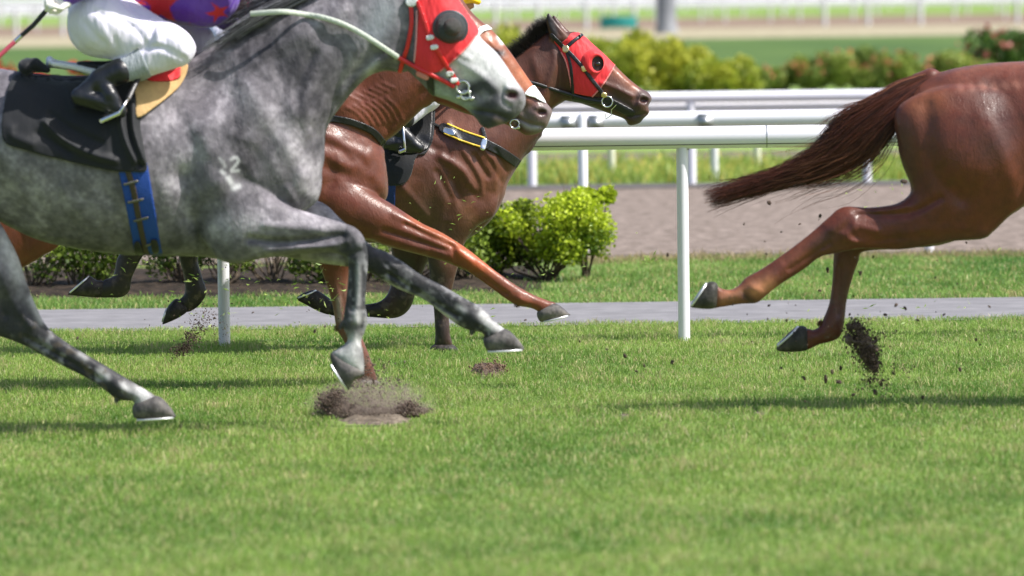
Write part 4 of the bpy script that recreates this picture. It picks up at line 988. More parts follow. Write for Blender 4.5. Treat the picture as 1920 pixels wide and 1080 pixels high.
    # boots
    for s_ in ('n', 'f'):
        kx, ky, kz = P['kn_' + s_]; ax_, ay_, az = P['an_' + s_]; hx2, hy2, hz2 = P['he_' + s_]; tx, ty, tz = P['to_' + s_]; q = .27
        bt = [f.chain([(ax_ + (kx - ax_) * q, ay_ + (ky - ay_) * q, .058 * k * boots_r, az), (ax_, ay_, .048 * k, az)], .02), f.chain([(ax_, ay_, .044 * k, az), (hx2, hy2, .031 * k, hz2)], .02), f.chain([(hx2, hy2, .030 * k, hz2), ((tx + hx2) / 2, (ty + hy2) / 2 - .012 * k, .030 * k, tz), (tx, ty, .027 * k, tz)], .015), f.chain([(ax_, ay_, .042 * k, az), ((tx + ax_) / 2, (ty + ay_) / 2, .036 * k, tz), (tx, ty, .026 * k, tz)], .015), f.chain([(hx2 - .012 * k, hy2 + .028 * k, .008 * k, tz), (tx + .01 * k, ty + .024 * k, .008 * k, tz)], .006)]
        v = f.vol(min(ax_, kx, hx2, tx) - 40, min(ky, ay_) - 40, max(kx, tx) + 40, max(ty, hy2) + 40, .62, .007, bt); link('boot', volmesh('boot', v, 2), body, M_boot)
    # silk
    sl = [f.chain([(P['pelvis'][0] + .02 * k, P['pelvis'][1] - .04 * k, .15 * k, 0), (*P['waist'][:2], .155 * k, 0), (*P['chest'][:2], .165 * k, 0), (*P['neck'][:2], .085 * k, 0)], .05)] + \
         [ch(['sh_' + a, 'el_' + a], [.085, .062], .04) for a in 'nf'] + [ch(['el_' + a, 'wr_' + a], [.06, .04], .02) for a in 'nf'] + [f.chain([(*P['chest'][:2], .13 * k, 0), (P['sh_' + a][0], P['sh_' + a][1], .085 * k, P['sh_' + a][2])], .04) for a in 'nf']
    v = f.vol(*B, .62, .008, sl)
    def scol(V):
        C_ = np.tile(np.array(silk[0]), (len(V), 1)); px, py = f.px(V); px = px + (noise3(V, 9, 41) - .5) * 34; py = py + (noise3(V, 9, 42) - .5) * 30
        for (cx, cy, r, a0) in stars:
            pts = [(cx + (r if i % 2 == 0 else r * .42) * math.cos(a0 + i * math.pi / 5), cy + (r if i % 2 == 0 else r * .42) * math.sin(a0 + i * math.pi / 5)) for i in range(10)]
            ins = sm(-poly_sdf(np.array(pts), px, py), -1.0, 1.5); C_ = mixc(C_, silk[1], ins)
        if not stars: C_ = mixc(C_, silk[1], ((np.sin(px * .12 * 415 / k) > 0.2) & (py < 1e9)).astype(float))
        return C_
    link('silk_shirt', volmesh('silk', v, 2, scol), body, M_silk)
    # helmet with peak
    c = f.p(*hp(-.005, .045)); hv = f.vol(hx - .3 * k, hy - .3 * k, hx + .3 * k, hy + .3 * k, .2, .006,
        [f.ell(*hp(-.008, .04), .128 * k, .10, .125 * k, .01), f.chain([(*hp(.09, .018)[:2], .012 * k, hz - .05), (*hp(.15, .002)[:2], .008 * k, hz), (*hp(.09, .018)[:2], .012 * k, hz + .05)], .02), f.chain([(*hp(.09, .018)[:2], .012 * k, hz), (*hp(.15, .002)[:2], .010 * k, hz)], .03),
         Ell(f.p(*hp(.06, -.13)), (.155, .2, .115), .01, True)])
    link('helmet', volmesh('helmet', hv, 1), body, helmet)
    return body
M_helm_y = mat('yellow_cap', (.80, .50, .01), .35, .5); M_helm_w = mat('white_cap', (.7, .7, .7), .4); M_helm_p = mat('purple_cap', (.16, .04, .42), .4)
PUR = (.115, .028, .40); SRED = (.58, .012, .018)
gr_leg = g.part([(172, -30), (132, 15), (126, 45), (130, 70), (140, 87), (155, 100), (175, 107), (212, 112), (236, 113), (262, 150), (287, 141), (325, 129), (348, 121), (359, 111), (367, 95), (364, 80), (350, 62), (325, 44), (287, 36), (250, 22), (215, -10)],
                [(180, 50, .14), (260, 80, .10), (330, 90, .085), (270, 125, .062)], -.235, .03,
                [([(290, 42), (283, 75), (262, 96)], 5, -.016), ([(225, 30), (262, 60), (280, 90)], 5, -.009), ([(300, 48), (296, 80)], 4, .007), ([(335, 60), (352, 95)], 5, -.008), ([(180, 20), (250, 50)], 6, -.008), ([(135, 60), (170, 98)], 5, -.007), ([(230, 108), (300, 120)], 4, -.006), ([(255, 98), (300, 88), (345, 108)], 5, -.022), ([(300, 60), (340, 80)], 10, .008), ([(150, 95), (200, 100)], 6, -.006), ([(262, 96), (240, 112)], 5, -.01), ([(160, 40), (200, 85)], 5, -.006), ([(205, 45), (225, 90)], 5, -.006), ([(310, 60), (320, 100)], 4, -.006)])
J = dict(pelvis=(195, 5, 0), waist=(292, -26, 0), chest=(384, -17, 0), neck=(455, -75, 0), head=(500, -105, 0), face=(1, .25), hip_n=(190, 25, -.10), hip_f=(190, 20, .10), kn_n=(325, 88, -.24), kn_f=(368, 78, .27), an_n=(188, 150, -.30), an_f=(200, 140, .31),
         he_n=(146, 180, -.33), to_n=(226, 208, -.34), he_f=(160, 172, .33), to_f=(232, 196, .34), sh_n=(415, -55, -.19), sh_f=(415, -45, .19), el_n=(265, -75, -.34), el_f=(425, 30, .26), wr_n=(128, -6, -.36), hd_n=(88, 25, -.36), wr_f=(434, 6, .12), hd_f=(464, 20, .05), grip_n=(-.6, -.2, -.8), grip_f=(.3, -.3, 1))
rg = rider('person', g, J, 'crouching rider in white breeches and purple silk with red stars on the grey horse', (PUR, SRED), M_helm_p, glove='n', stars=[(240, 0, 36, .3), (296, 4, 46, .9), (350, 54, 12, .2), (412, 22, 24, .5), (180, -40, 30, .1), (330, -60, 36, .5), (270, -120, 20, .4), (390, -70, 30, 1)], breech_extra=[gr_leg])
# grey elastic cuff of the breeches
cf = patch('cuff', g, RV['person' + str(g.D)], [(226, 113), (250, 101), (268, 88), (279, 108), (291, 142), (262, 156), (240, 138)], rg, mat('grey_cuff', (.30, .33, .36), .8, bump=.8, bscale=70, stretch=(2, 1, .4)), .005, .004, -1, t0=-.006, round_=0)
# whip held in the gloved hand
b = MB(); A, B_ = np.array(g.p(97, 8, -.36)), np.array(g.p(62, 48, -.36)); b.tube([A, B_, g.p(40, 67, -.36)], [.011, .011, .010], 10)
wh_ = b.build('whip', M_black); props(wh_, 'black and pink riding whip gripped in the white glove of the grey\'s rider', 'whip')
b = MB(); b.tube([g.p(40, 67, -.36), g.p(28, 78, -.36)], .0105, 10); b.build('handle_end', M_steel, wh_)
b = MB(); b.tube([g.p(28, 78, -.36), g.p(0, 104, -.36), g.p(-90, 190, -.36)], [.011, .010, .006], 10); b.tube([g.p(-90, 190, -.36), g.p(-130, 226, -.36)], .014, 8, flat=.3); b.build('shaft', mat('pink_whip', (.68, .10, .16), .5), wh_)

# ================================================================== CHESTNUT HORSE
c = Fig(28.2)
ct = c.part([(-165, 330), (-150, 250), (-90, 190), (0, 165), (100, 168), (220, 180), (350, 176), (450, 160), (540, 135), (640, 200), (712, 268), (722, 300), (727, 337), (727, 365), (716, 386), (680, 440), (600, 470), (520, 476), (450, 466), (300, 458), (150, 445), (60, 430), (-60, 470), (-140, 440)],
    [(0, 300, .28), (300, 310, .31), (500, 300, .28), (640, 320, .20), (690, 340, .14), (540, 170, .10)], 0, .03,
    [([(612, 248), (650, 268), (690, 290)], 11, 0.0092), ([(610, 285), (640, 305)], 9, 0.0058), ([(612, 310), (650, 325)], 11, -0.0081), ([(690, 262), (708, 300), (718, 350)], 9, 0.0058), ([(650, 262), (690, 275)], 8, -0.0058), ([(640, 300), (700, 320), (712, 350)], 19, 0.0081), ([(620, 350), (680, 370)], 13, -0.0046), ([(715, 370), (690, 400)], 6, -.01), ([(668, 285), (690, 315)], 8, -0.0046), ([(612, 268), (640, 278), (660, 300)], 8, -0.0069), ([(625, 225), (700, 262)], 8, -0.0046), ([(640, 340), (690, 350)], 11, 0.0058), ([(600, 390), (660, 410)], 11, -0.0058), ([(700, 330), (720, 350)], 9, 0.0046), ([(625, 300), (625, 350)], 13, -0.0069)])
cn = c.part([(500, 150), (600, 80), (700, 20), (800, -12), (850, -8), (850, 120), (815, 188), (792, 205), (770, 226), (742, 252), (720, 270), (700, 310), (620, 330), (540, 260)],
    [(620, 200, .15), (700, 150, .11), (780, 90, .09), (760, 200, .08)], 0, .035, [([(790, 170), (730, 240)], 8, -.012), ([(800, 150), (760, 205), (735, 240)], 6, .008)] + [([(652 + 12 * i, 200 - 3 * i), (672 + 12 * i, 212 - 2 * i), (690 + 11 * i, 236 - 2 * i)], 2.6, .0045) for i in range(7)] + [([(658 + 12 * i, 180 - 5 * i), (680 + 12 * i, 190 - 5 * i)], 2.4, .004) for i in range(6)])
chd = c.part([(838, -12), (862, -6), (884, 22), (905, 42), (924, 58), (945, 82), (963, 106), (982, 134), (1002, 163), (1022, 190), (1035, 207), (1031, 224), (1023, 240), (1006, 251), (985, 253), (968, 243), (930, 226), (880, 215), (840, 200), (812, 185), (800, 120), (812, 50)],
    [(860, 90, .10), (920, 130, .085), (990, 195, .06), (1015, 215, .055), (975, 232, .045)], 0, .02, [([(920, 78), (945, 112)], 5, .006), ([(930, 120), (990, 190)], 7, .007), ([(945, 150), (985, 215)], 7, -.007), ([(965, 218), (995, 232), (1018, 236)], 3, -.012), ([(1005, 200), (1018, 200), (1026, 212)], 4, .008)])
cfn = c.part([(590, 330), (660, 340), (720, 374), (740, 386), (790, 418), (830, 437), (874, 465), (905, 489), (929, 508), (968, 535), (999, 552), (1026, 563), (1043, 570), (1030, 590), (1009, 596), (1008, 584), (992, 577), (970, 573), (948, 560), (913, 534), (880, 511), (859, 501), (828, 489), (773, 474), (727, 462), (696, 451), (660, 446), (600, 420), (575, 370)],
    [(670, 390, .10), (770, 440, .06), (870, 485, .043), (930, 535, .029), (980, 562, .034), (1015, 578, .029)], -.13, .035,
    [([(720, 430), (780, 450), (840, 470)], 5, -.010), ([(740, 400), (820, 440)], 7, .008), ([(890, 505), (950, 550)], 3, -.008), ([(862, 470), (885, 490)], 7, .007), ([(700, 440), (800, 470)], 5, .007), ([(975, 560), (990, 568)], 6, .008), ([(885, 508), (950, 552)], 4, -.012), ([(845, 460), (860, 495)], 5, -.008), ([(760, 420), (850, 462)], 5, -.009), ([(992, 572), (1005, 578)], 4, -.006)])
cff = c.part([(580, 380), (680, 380), (690, 430), (668, 480), (654, 520), (655, 575), (673, 620), (690, 660), (704, 700), (706, 722), (672, 722), (666, 700), (655, 662), (643, 637), (631, 616), (624, 575), (613, 536), (598, 495), (582, 440)],
    [(640, 430, .08), (632, 505, .048), (642, 575, .030), (655, 630, .036), (685, 690, .030)], .12, .03, [([(640, 540), (650, 600)], 3, -.007)])
chn = c.part([(-160, 260), (-60, 230), (20, 280), (80, 390), (112, 440), (110, 461), (84, 478), (50, 498), (20, 512), (-40, 540), (-80, 590), (-100, 625), (-125, 620), (-130, 560), (-160, 480), (-190, 380)],
    [(-60, 340, .14), (50, 450, .09), (-100, 560, .045)], -.13, .035)
chf = c.chain([(-60, 330, 55, .13), (30, 450, 30, .13), (-60, 520, 20, .13), (-160, 560, 17, .13), (-260, 640, 12, .13), (-290, 670, 12, .13)], .03)
cl_ = c.chain([(-115, 610, 14, -.13), (-200, 680, 11, -.13), (-235, 690, 11, -.13), (-260, 660, 10, -.13)], .03)
ceye = (932, 100)
cv = c.vol(-330, -60, 1060, 740, .38, .007, [ct, cn, chd, cfn, cff, chn, chf, cl_, c.ell(1018, 211, -.062, 11, .028, 6.5, .008, True), c.ell(1018, 211, .062, 11, .028, 6.5, .008, True), c.ell(932, 99, -.085, 8, .02, 5, .006, True),
    c.chain([(858, 5, 11, .06), (862, -25, 10, .08), (872, -45, 3, .08)], .01), c.chain([(850, 5, 11, -.06), (840, -25, 10, -.08), (842, -45, 3, -.08)], .01)])
CH = np.array([.12, .030, .013])
def red_col(f, strokes, base, dark, vary=.5):
    def fn(V):
        px, py = f.px(V); n1 = noise3(V, 6, 11); n2 = noise3(V, 24, 12); n3 = noise3(V, 70, 13, 2)
        C = base * (1 + vary * (n1 - .5) * 1.4 + vary * (n2 - .5) * .6)[:, None]
        for L, wd, col, a in strokes: C = mixc(C, col, np.clip(stroke_a(px, py, L, wd) * a * 1.15, 0, 1))
        C = mixc(C, (.10, .075, .052), sm(noise3(V, 48, 33, 2), .60, .74) * sm(-V[:, 2], -.8, -.25) * .55)
        return np.maximum(C * (.88 + .24 * n3)[:, None], .003)
    return fn
OR = (.30, .075, .02); DK = (.035, .014, .009); MZ = (.13, .10, .095)  # OR: orange highlight painted along the top of the chestnut's foreleg
cst = [([(780, 410), (870, 465), (930, 510)], 16, OR, .8), ([(870, 470), (905, 495)], 15, (.40, .085, .02), .8), ([(930, 530), (990, 560), (1020, 572)], 14, (.22, .06, .025), .6), ([(915, 70), (950, 115), (985, 160)], 22, (.28, .08, .028), .9), ([(880, 60), (900, 90)], 20, (.27, .085, .035), .8),
       ([(985, 215), (1010, 240)], 22, MZ, .9), ([(1020, 205), (1028, 215)], 14, (.20, .165, .16), .9), ([(1014, 211), (1021, 213)], 8, (.05, .012, .012), 1), ([(968, 228), (990, 238), (1008, 240)], 5, (.35, .33, .33), .8), ([(925, 98), (940, 100)], 9, (.03, .012, .01), .9), ([(965, 220), (975, 240)], 8, DK, .8),
       ([(700, 180), (760, 160), (800, 180)], 30, (.13, .035, .018), .6), ([(640, 200), (700, 230)], 25, (.19, .055, .03), .6), ([(980, 135), (1000, 165)], 9, (.42, .12, .04), .7), ([(640, 540), (640, 600), (680, 690)], 20, (.16, .07, .045), .7), ([(634, 560), (637, 600)], 5, (.3, .25, .2), .7), ([(935, 70), (941, 80)], 4.5, (.6, .57, .55), 1)]
cb = link('horse', volmesh('horse', cv, 2, red_col(c, cst, CH, DK)), None, M_coat_b)
props(cb, 'chestnut racehorse with white fleece noseband, between the grey and the bay', 'horse', 'racehorses at full gallop')
hoof(c, cb, [(1008, 583), (1028, 571), (1045, 570), (1066, 587), (1066, 592), (1021, 604), (1009, 598)], -.13, .05, [(1020, 603), (1064, 592)])
hoof(c, cb, [(670, 712), (705, 712), (716, 732), (664, 734)], .12, .055, [(666, 733), (715, 732)])
hoof(c, cb, [(-245, 690), (-232, 650), (-262, 640), (-290, 672)], -.13, .05, [(-250, 642), (-288, 668)])
hoof(c, cb, [(-275, 690), (-262, 655), (-290, 642), (-318, 675)], .13, .05, [(-285, 645), (-316, 672)])
e_ = near(c, cv, [(932, 99)], -.008); b = MB(); b.ball(e_[0], (.017, .012, .013)); b.build('eye', M_eye, cb)
strap('browband', c, cv, [(896, 62), (905, 54), (920, 50)], 5.5, cb, M_whiteband, .018, side=0, th=.2)
strap('browband', c, cv, [(880, 70), (897, 60)], 4, cb, M_redl, .012, side=0, th=.2)
patch('noseband', c, cv, [(984, 176), (990, 166), (1000, 160), (1006, 164), (1024, 192), (1016, 190), (1010, 187), (1003, 183), (996, 181)], cb, M_whiteband, .016, .004, 0, th=.2)
strap('breast_strap', c, cv, [(560, 215), (600, 219), (632, 222), (660, 228), (690, 240), (706, 251), (719, 268)], 6.5, cb, M_black, .010, side=0)
bundle('mane', [(830, -15, 12, -.02, .05), (740, 5, 16, -.04, .04), (650, 50, 20, -.06, .04), (560, 100, 18, -.08, .04)], 350, .0025, M_hair, cb, c, [(.10, .03, .015), (.25, .08, .03)], seed=8)
bundle('tail', [(-160, 250, 12, 0, .03), (-230, 260, 35, 0, .06), (-340, 330, 50, 0, .08), (-450, 380, 30, 0, .05)], 260, .003, M_hair, cb, c, [(.10, .03, .015), (.25, .08, .03)], seed=9)
P_ = near(c, cv, [(965, 232), (972, 238)], .01); b = MB(); ring(b, P_[0], .022, .004); b.ball(P_[1], .01); b.build('bit', M_steel, cb)

for a_ in [(972, 566, -6, 12, -.13), (636, 612, -10, 10, .12)]: fetlock(c, cb, *a_, [(.05, .02, .012), (.2, .07, .03)], 6)
# ================================================================== BAY HORSE
y = Fig(31.0); BY = y
bt = y.part([(150, 360), (180, 300), (260, 262), (400, 262), (560, 258), (700, 240), (780, 195), (850, 150), (960, 180), (1015, 245), (1000, 268), (985, 290), (966, 320), (952, 345), (945, 370), (932, 397), (914, 420), (890, 440), (862, 453), (800, 452), (700, 456), (600, 452), (400, 455), (300, 440), (200, 440)],
    [(280, 350, .27), (500, 350, .30), (720, 330, .29), (860, 320, .22), (930, 330, .15), (850, 180, .10)], 0, .03,
    [([(830, 290), (870, 320), (885, 350)], 9, .018), ([(850, 335), (870, 390), (880, 420)], 7, -.013), ([(890, 290), (915, 330)], 5, -.009), ([(870, 280), (900, 330), (905, 360)], 5, .008), ([(905, 275), (930, 310), (930, 360)], 5, .007), ([(920, 300), (940, 340)], 4, -.006), ([(780, 330), (760, 400)], 14, -.01), ([(800, 300), (840, 380)], 20, .012), ([(870, 395), (860, 430)], 14, .014), ([(845, 385), (835, 440)], 8, -.010), ([(905, 380), (885, 440)], 7, -.012), ([(925, 340), (915, 400)], 12, .01), ([(790, 260), (840, 290)], 8, -.010), ([(760, 350), (800, 400)], 8, .009), ([(880, 350), (900, 380)], 6, -.012), ([(930, 280), (950, 320)], 4, -.008), ([(820, 320), (845, 370)], 6, -.009), ([(860, 260), (840, 230)], 6, .008)])
bn = y.part([(820, 190), (880, 140), (935, 112), (966, 104), (1000, 78), (1030, 58), (1056, 66), (1075, 100), (1070, 170), (1060, 188), (1045, 198), (1036, 206), (1028, 228), (1012, 255), (985, 292), (900, 320), (830, 270)],
    [(900, 220, .14), (980, 150, .10), (1030, 110, .085), (1000, 220, .10)], 0, .03, [([(1035, 80), (1040, 120), (1020, 180)], 7, .010), ([(1055, 110), (1050, 160), (1030, 200)], 6, -.012), ([(1000, 110), (1010, 150)], 8, .006), ([(820, 205), (850, 240)], 8, .01), ([(840, 200), (870, 250)], 6, -.008), ([(870, 200), (905, 260)], 6, .008)])
bh = y.part([(1030, 66), (1045, 58), (1062, 60), (1080, 60), (1100, 72), (1135, 103), (1152, 121), (1175, 144), (1197, 162), (1216, 174), (1222, 186), (1216, 199), (1217, 212), (1207, 222), (1199, 231), (1180, 235), (1170, 223), (1142, 213), (1110, 201), (1085, 193), (1060, 188), (1042, 172), (1034, 120)],
    [(1075, 120, .095), (1085, 165, .085), (1130, 140, .075), (1185, 180, .058), (1208, 195, .052), (1185, 222, .04)], 0, .02,
    [([(1128, 155), (1155, 165), (1185, 180)], 5, .008), ([(1140, 172), (1175, 195), (1190, 205)], 6, -.008), ([(1150, 130), (1180, 155)], 5, .005), ([(1168, 218), (1190, 216), (1212, 212)], 2.5, -.011), ([(1195, 180), (1205, 176), (1216, 184)], 4, .008), ([(1190, 195), (1195, 180)], 4, -.006), ([(1180, 228), (1195, 230)], 5, .008)])
bfn = y.part([(790, 330), (920, 355), (928, 400), (895, 425), (872, 455), (862, 490), (852, 525), (842, 577), (844, 625), (847, 652), (817, 652), (816, 625), (813, 577), (806, 532), (803, 490), (785, 440), (770, 380)],
    [(850, 390, .09), (836, 480, .05), (832, 500, .047), (828, 580, .029), (831, 635, .034)], -.11, .03, [([(838, 420), (832, 470)], 5, -.008), ([(822, 540), (824, 600)], 3, -.006)])
bff = y.part([(740, 360), (840, 370), (838, 440), (800, 495), (782, 540), (772, 572), (757, 590), (735, 597), (700, 595), (660, 592), (640, 593), (618, 590), (606, 578), (622, 566), (640, 571), (665, 572), (690, 570), (712, 565), (727, 550), (735, 520), (735, 480), (730, 430)],
    [(790, 430, .08), (757, 530, .045), (755, 570, .044), (690, 582, .028), (632, 580, .033)], .11, .03)
bhn = y.part([(175, 320), (320, 320), (320, 400), (288, 450), (265, 485), (248, 520), (243, 545), (228, 557), (205, 558), (186, 557), (177, 542), (196, 525), (212, 517), (218, 490), (225, 460), (195, 400)],
    [(250, 370, .12), (248, 470, .045), (232, 535, .033), (195, 542, .028)], -.11, .03)
bhf = y.part([(280, 320), (380, 330), (410, 400), (384, 440), (371, 483), (378, 515), (387, 545), (381, 563), (366, 579), (348, 585), (334, 566), (346, 550), (345, 520), (336, 485), (325, 440), (290, 400)],
    [(345, 380, .11), (355, 490, .042), (365, 548, .033)], .11, .03)
ears = [y.part([(1036, 82), (1029, 62), (1024, 40), (1026, 26), (1030, 25), (1040, 38), (1052, 52), (1066, 66), (1072, 80)], [(1045, 65, .028), (1030, 38, .016)], -.055, .012, [([(1036, 42), (1050, 66)], 4, -.010)], n=3),
        y.part([(1046, 82), (1039, 62), (1034, 42), (1036, 30), (1040, 29), (1050, 40), (1062, 54), (1076, 66), (1080, 80)], [(1055, 67, .028), (1040, 42, .016)], .06, .012, n=3)]
bv = y.vol(100, -10, 1240, 680, .38, .007, [bt, bn, bh, bfn, bff, bhn, bhf] + ears + [y.ell(1209, 188, -.058, 10, .026, 6, .008, True), y.ell(1209, 188, .058, 10, .026, 6, .008, True), y.ell(1120, 119, -.075, 8, .02, 6, .006, True)])
BB = np.array([.085, .025, .013]); BK = (.014, .010, .009)
bst = [([(815, 500), (820, 660)], 40, BK, .9), ([(832, 440), (836, 490)], 16, (.16, .07, .045), .8), ([(700, 585), (560, 560)], 45, BK, 1), ([(760, 500), (765, 580)], 40, (.022, .014, .012), .95), ([(250, 470), (240, 550), (150, 550)], 60, BK, 1), ([(350, 460), (370, 600)], 60, BK, 1),
       ([(1028, 30), (1040, 62)], 12, BK, .9), ([(1055, 60), (1064, 74)], 6, (.12, .05, .03), .8), ([(1080, 100), (1000, 100), (960, 115)], 14, (.05, .018, .012), .6), ([(1155, 135), (1190, 165)], 10, (.22, .07, .03), .8), ([(1150, 190), (1185, 210), (1205, 225)], 18, (.05, .034, .03), .9), ([(1205, 178), (1218, 190)], 11, (.10, .07, .065), .9), ([(1206, 187), (1212, 189)], 7, (.045, .012, .014), 1), ([(1050, 170), (1120, 200)], 14, (.03, .014, .01), .8),
       ([(880, 300), (920, 340)], 40, (.17, .058, .03), .5), ([(800, 400), (820, 440)], 50, (.075, .035, .022), .7), ([(870, 385), (880, 410)], 14, (.20, .085, .045), .6), ([(1020, 110), (1045, 150)], 18, (.075, .026, .016), .7), ([(1120, 119), (1121, 120)], 12, BK, 1), ([(900, 230), (850, 215)], 30, (.19, .075, .05), .5)]
bb = link('horse', volmesh('horse', bv, 2, red_col(y, bst, BB, BK)), None, M_coat_b)
props(bb, 'dark bay racehorse in a red hood running closest to the white rail', 'horse', 'racehorses at full gallop')
M_bhoof = ramp_mat('dark_hoof', (.02, .018, .016), (.035, .03, .028), (.07, .06, .055), 25, rough=.5)
hoof(y, bb, [(813, 646), (849, 646), (857, 664), (806, 664)], -.11, .052, [(807, 663), (856, 663)], mt=M_bhoof)
hoof(y, bb, [(620, 589), (600, 585), (575, 572), (556, 560), (572, 548), (592, 544), (612, 555), (624, 568)], .11, .05, [(560, 558), (592, 545)], mt=M_bhoof)
hoof(y, bb, [(190, 556), (170, 557), (130, 553), (128, 550), (142, 537), (166, 518), (180, 525), (196, 530)], -.11, .05, [(132, 548), (166, 519)], mt=M_bhoof)
hoof(y, bb, [(333, 560), (354, 578), (338, 594), (307, 608), (305, 604), (311, 582), (320, 568)], .11, .05, [(305, 602), (312, 580)], mt=M_bhoof)
e_ = near(y, bv, [(1121, 119)], -.006); b = MB(); b.ball(e_[0], (.018, .013, .014)); b.build('eye', M_eye, bb)
bundle('mane', [(968, 112, 5, 0, .025), (988, 94, 5, 0, .025), (1010, 73, 5, 0, .025), (1032, 58, 4, 0, .025)], 30, .002, M_hair, bb, y, [(.012, .01, .01), (.03, .02, .018)], seed=11)
def bristle(name, f, crest, n, ln, M, parent, cols, dirn, seed=2, r=.002, yw=.03, fan=.35):
    q = np.random.default_rng(seed); C = catmull(np.array(crest, float), 10, False); V = []; CC = []; steps = 5; Q = []
    for i in range(n):
        a = C[q.integers(0, len(C))] + q.normal(0, 1.5, 2); yo = q.normal(0, yw / 2); th = q.normal(0, fan); d = np.array([dirn[0] * math.cos(th) - dirn[1] * math.sin(th), dirn[0] * math.sin(th) + dirn[1] * math.cos(th)])
        l = ln * q.uniform(.5, 1.15); sag = q.uniform(0, .35); y2 = yo + q.normal(0, .03); P = []
        for k in range(steps):
            t = k / (steps - 1); x_ = a + d * l * t + np.array([-1, 1.0]) * sag * l * t * t; P.append(f.p(x_[0], x_[1], yo + (y2 - yo) * t))
        P = np.array(P); b0 = len(V)
        for k in range(steps):
            rr = r * (1 - .8 * k / (steps - 1))
            for s in range(3): V.append(P[k] + rr * np.array([math.cos(2.1 * s), math.sin(2.1 * s), 0]))
        Q += [(b0 + k * 3 + s, b0 + k * 3 + (s + 1) % 3, b0 + k * 3 + 3 + (s + 1) % 3, b0 + k * 3 + 3 + s) for k in range(steps - 1) for s in range(3)]
        cc = np.array(cols[0]) + (np.array(cols[1]) - np.array(cols[0])) * q.random(); CC += [cc] * (steps * 3)
    return link(name, npmesh(name, np.array(V), [Q], True, np.array(CC)), parent, M)
bristle('mane', y, [(962, 112), (985, 96), (1005, 78), (1022, 62), (1036, 54)], 3200, 30, M_hair, bb, [(.008, .007, .007), (.03, .02, .018)], (-.55, -.85))
hood2 = patch('hood', y, bv, [(1036, 74), (1048, 84), (1062, 72), (1070, 62), (1084, 60), (1100, 71), (1118, 88), (1136, 104), (1153, 121), (1143, 138), (1134, 152), (1122, 168), (1110, 181), (1092, 178), (1073, 174), (1068, 145), (1060, 115), (1050, 95)], bb, M_red, .010, .0045, 0, round_=0)
strap('piping', y, bv, [(1153, 121), (1143, 138), (1134, 152), (1122, 168), (1110, 181)], 1.5, hood2, M_pipe, .014, t0=.004)
strap('piping', y, bv, [(1052, 98), (1061, 116), (1068, 145), (1073, 174)], 1.5, hood2, M_pipe, .014, t0=.004)
def cup(f, vol, rings, parent, M, hole):
    """raised blinker: rings (cx, cy, rx, ry, off) from the hood outwards, then a dark hole"""
    q0 = near(f, vol, [rings[0][:2]], 0)[0][1]; V = []; n = 28
    for cx, cy, rx, ry, of in rings:
        for k in range(n):
            t = 2 * math.pi * k / n; p = f.p(cx + rx * math.cos(t), cy + ry * math.sin(t)); V.append((p[0], q0 - of + (p[0] - f.p(cx, cy)[0]) * .25, p[2]))
    Q = [(j * n + i, j * n + (i + 1) % n, (j + 1) * n + (i + 1) % n, (j + 1) * n + i) for j in range(len(rings) - 1) for i in range(n)]
    o = link('eye_cup', npmesh('eye_cup', np.array(V), [Q]), parent, M)
    cx, cy, rx, ry, of = rings[-1]; m_ = MB(); V = [(f.p(cx, cy)[0], q0 - of, f.p(cx, cy)[2])] + V[-n:]; m_.add(V, T=[(0, 1 + i, 1 + (i + 1) % n) for i in range(n)]); m_.build('opening', hole, o)
    m_ = MB(); m_.ball((f.p(cx, cy)[0], q0 - of - .002, f.p(cx, cy)[2]), (.017, .008, .012)); m_.build('eye', M_eye, o)
cup(y, bv, [(1111, 116, 24, 24, -.004), (1112, 116, 22, 23, .012), (1113, 117, 19, 21, .030), (1117, 118, 15, 18, .036), (1119, 119, 12, 15, .034), (1120, 119, 11, 14, .020)], bb, M_red, mat('cup_hole', (.03, .014, .012), .6))
strap('browband', y, bv, [(1062, 88), (1076, 76), (1091, 65)], 3.4, bb, M_black, .017, t0=0)
cs = strap('cheek_strap', y, bv, [(1064, 95), (1080, 112), (1094, 128), (1108, 147), (1120, 162), (1132, 178)], 3.6, bb, M_black, .019, t0=0)
strap('throat_strap', y, bv, [(1062, 97), (1069, 120), (1072, 150), (1074, 176)], 3, bb, M_black, .015, t0=0)
strap('headpiece', y, bv, [(1034, 66), (1050, 82), (1060, 92)], 4, bb, M_black, .014, t0=-.004)
strap('noseband', y, bv, [(1140, 190), (1160, 200), (1182, 212)], 8, bb, M_black, .008)
strap('jaw_strap', y, bv, [(1078, 186), (1110, 188), (1138, 190)], 6, bb, M_black, .010)
patch('rosette', y, bv, [(1055, 86), (1063, 85), (1067, 92), (1062, 98), (1055, 96)], bb, M_brass, .024, .004)
patch('buckle', y, bv, [(1089, 124), (1098, 123), (1101, 131), (1092, 134)], cs, M_brass, .025, .004)
patch('buckle', y, bv, [(1128, 173), (1137, 174), (1136, 182), (1127, 181)], cs, M_brass, .025, .004)
P_ = near(y, bv, [(1138, 190), (1146, 205), (1135, 222), (1132, 222), (1155, 196)], .016)
b = MB(); ring(b, P_[0], .029, .0045); b.tube([P_[4], P_[1], P_[1] + (0, 0, -.03), P_[1] + (-.03, 0, -.05), P_[1] + (-.035, 0, -.02)], .003, 8); b.build('bit', M_steel, bb)
rn = np.concatenate([near(y, bv, [(1130, 191), (1100, 186), (1070, 177), (1040, 168), (1010, 158), (980, 150), (940, 140), (900, 140)], .014), [y.p(870, 150, -.2)]])
b = MB(); b.tube(rn, .010, 8, flat=.5); b.build('rein', M_black, bb)
bs = strap('breastplate', y, bv, [(908, 266), (935, 280), (957, 295), (975, 309), (984, 318)], 8.5, bb, M_black, .014, side=0)
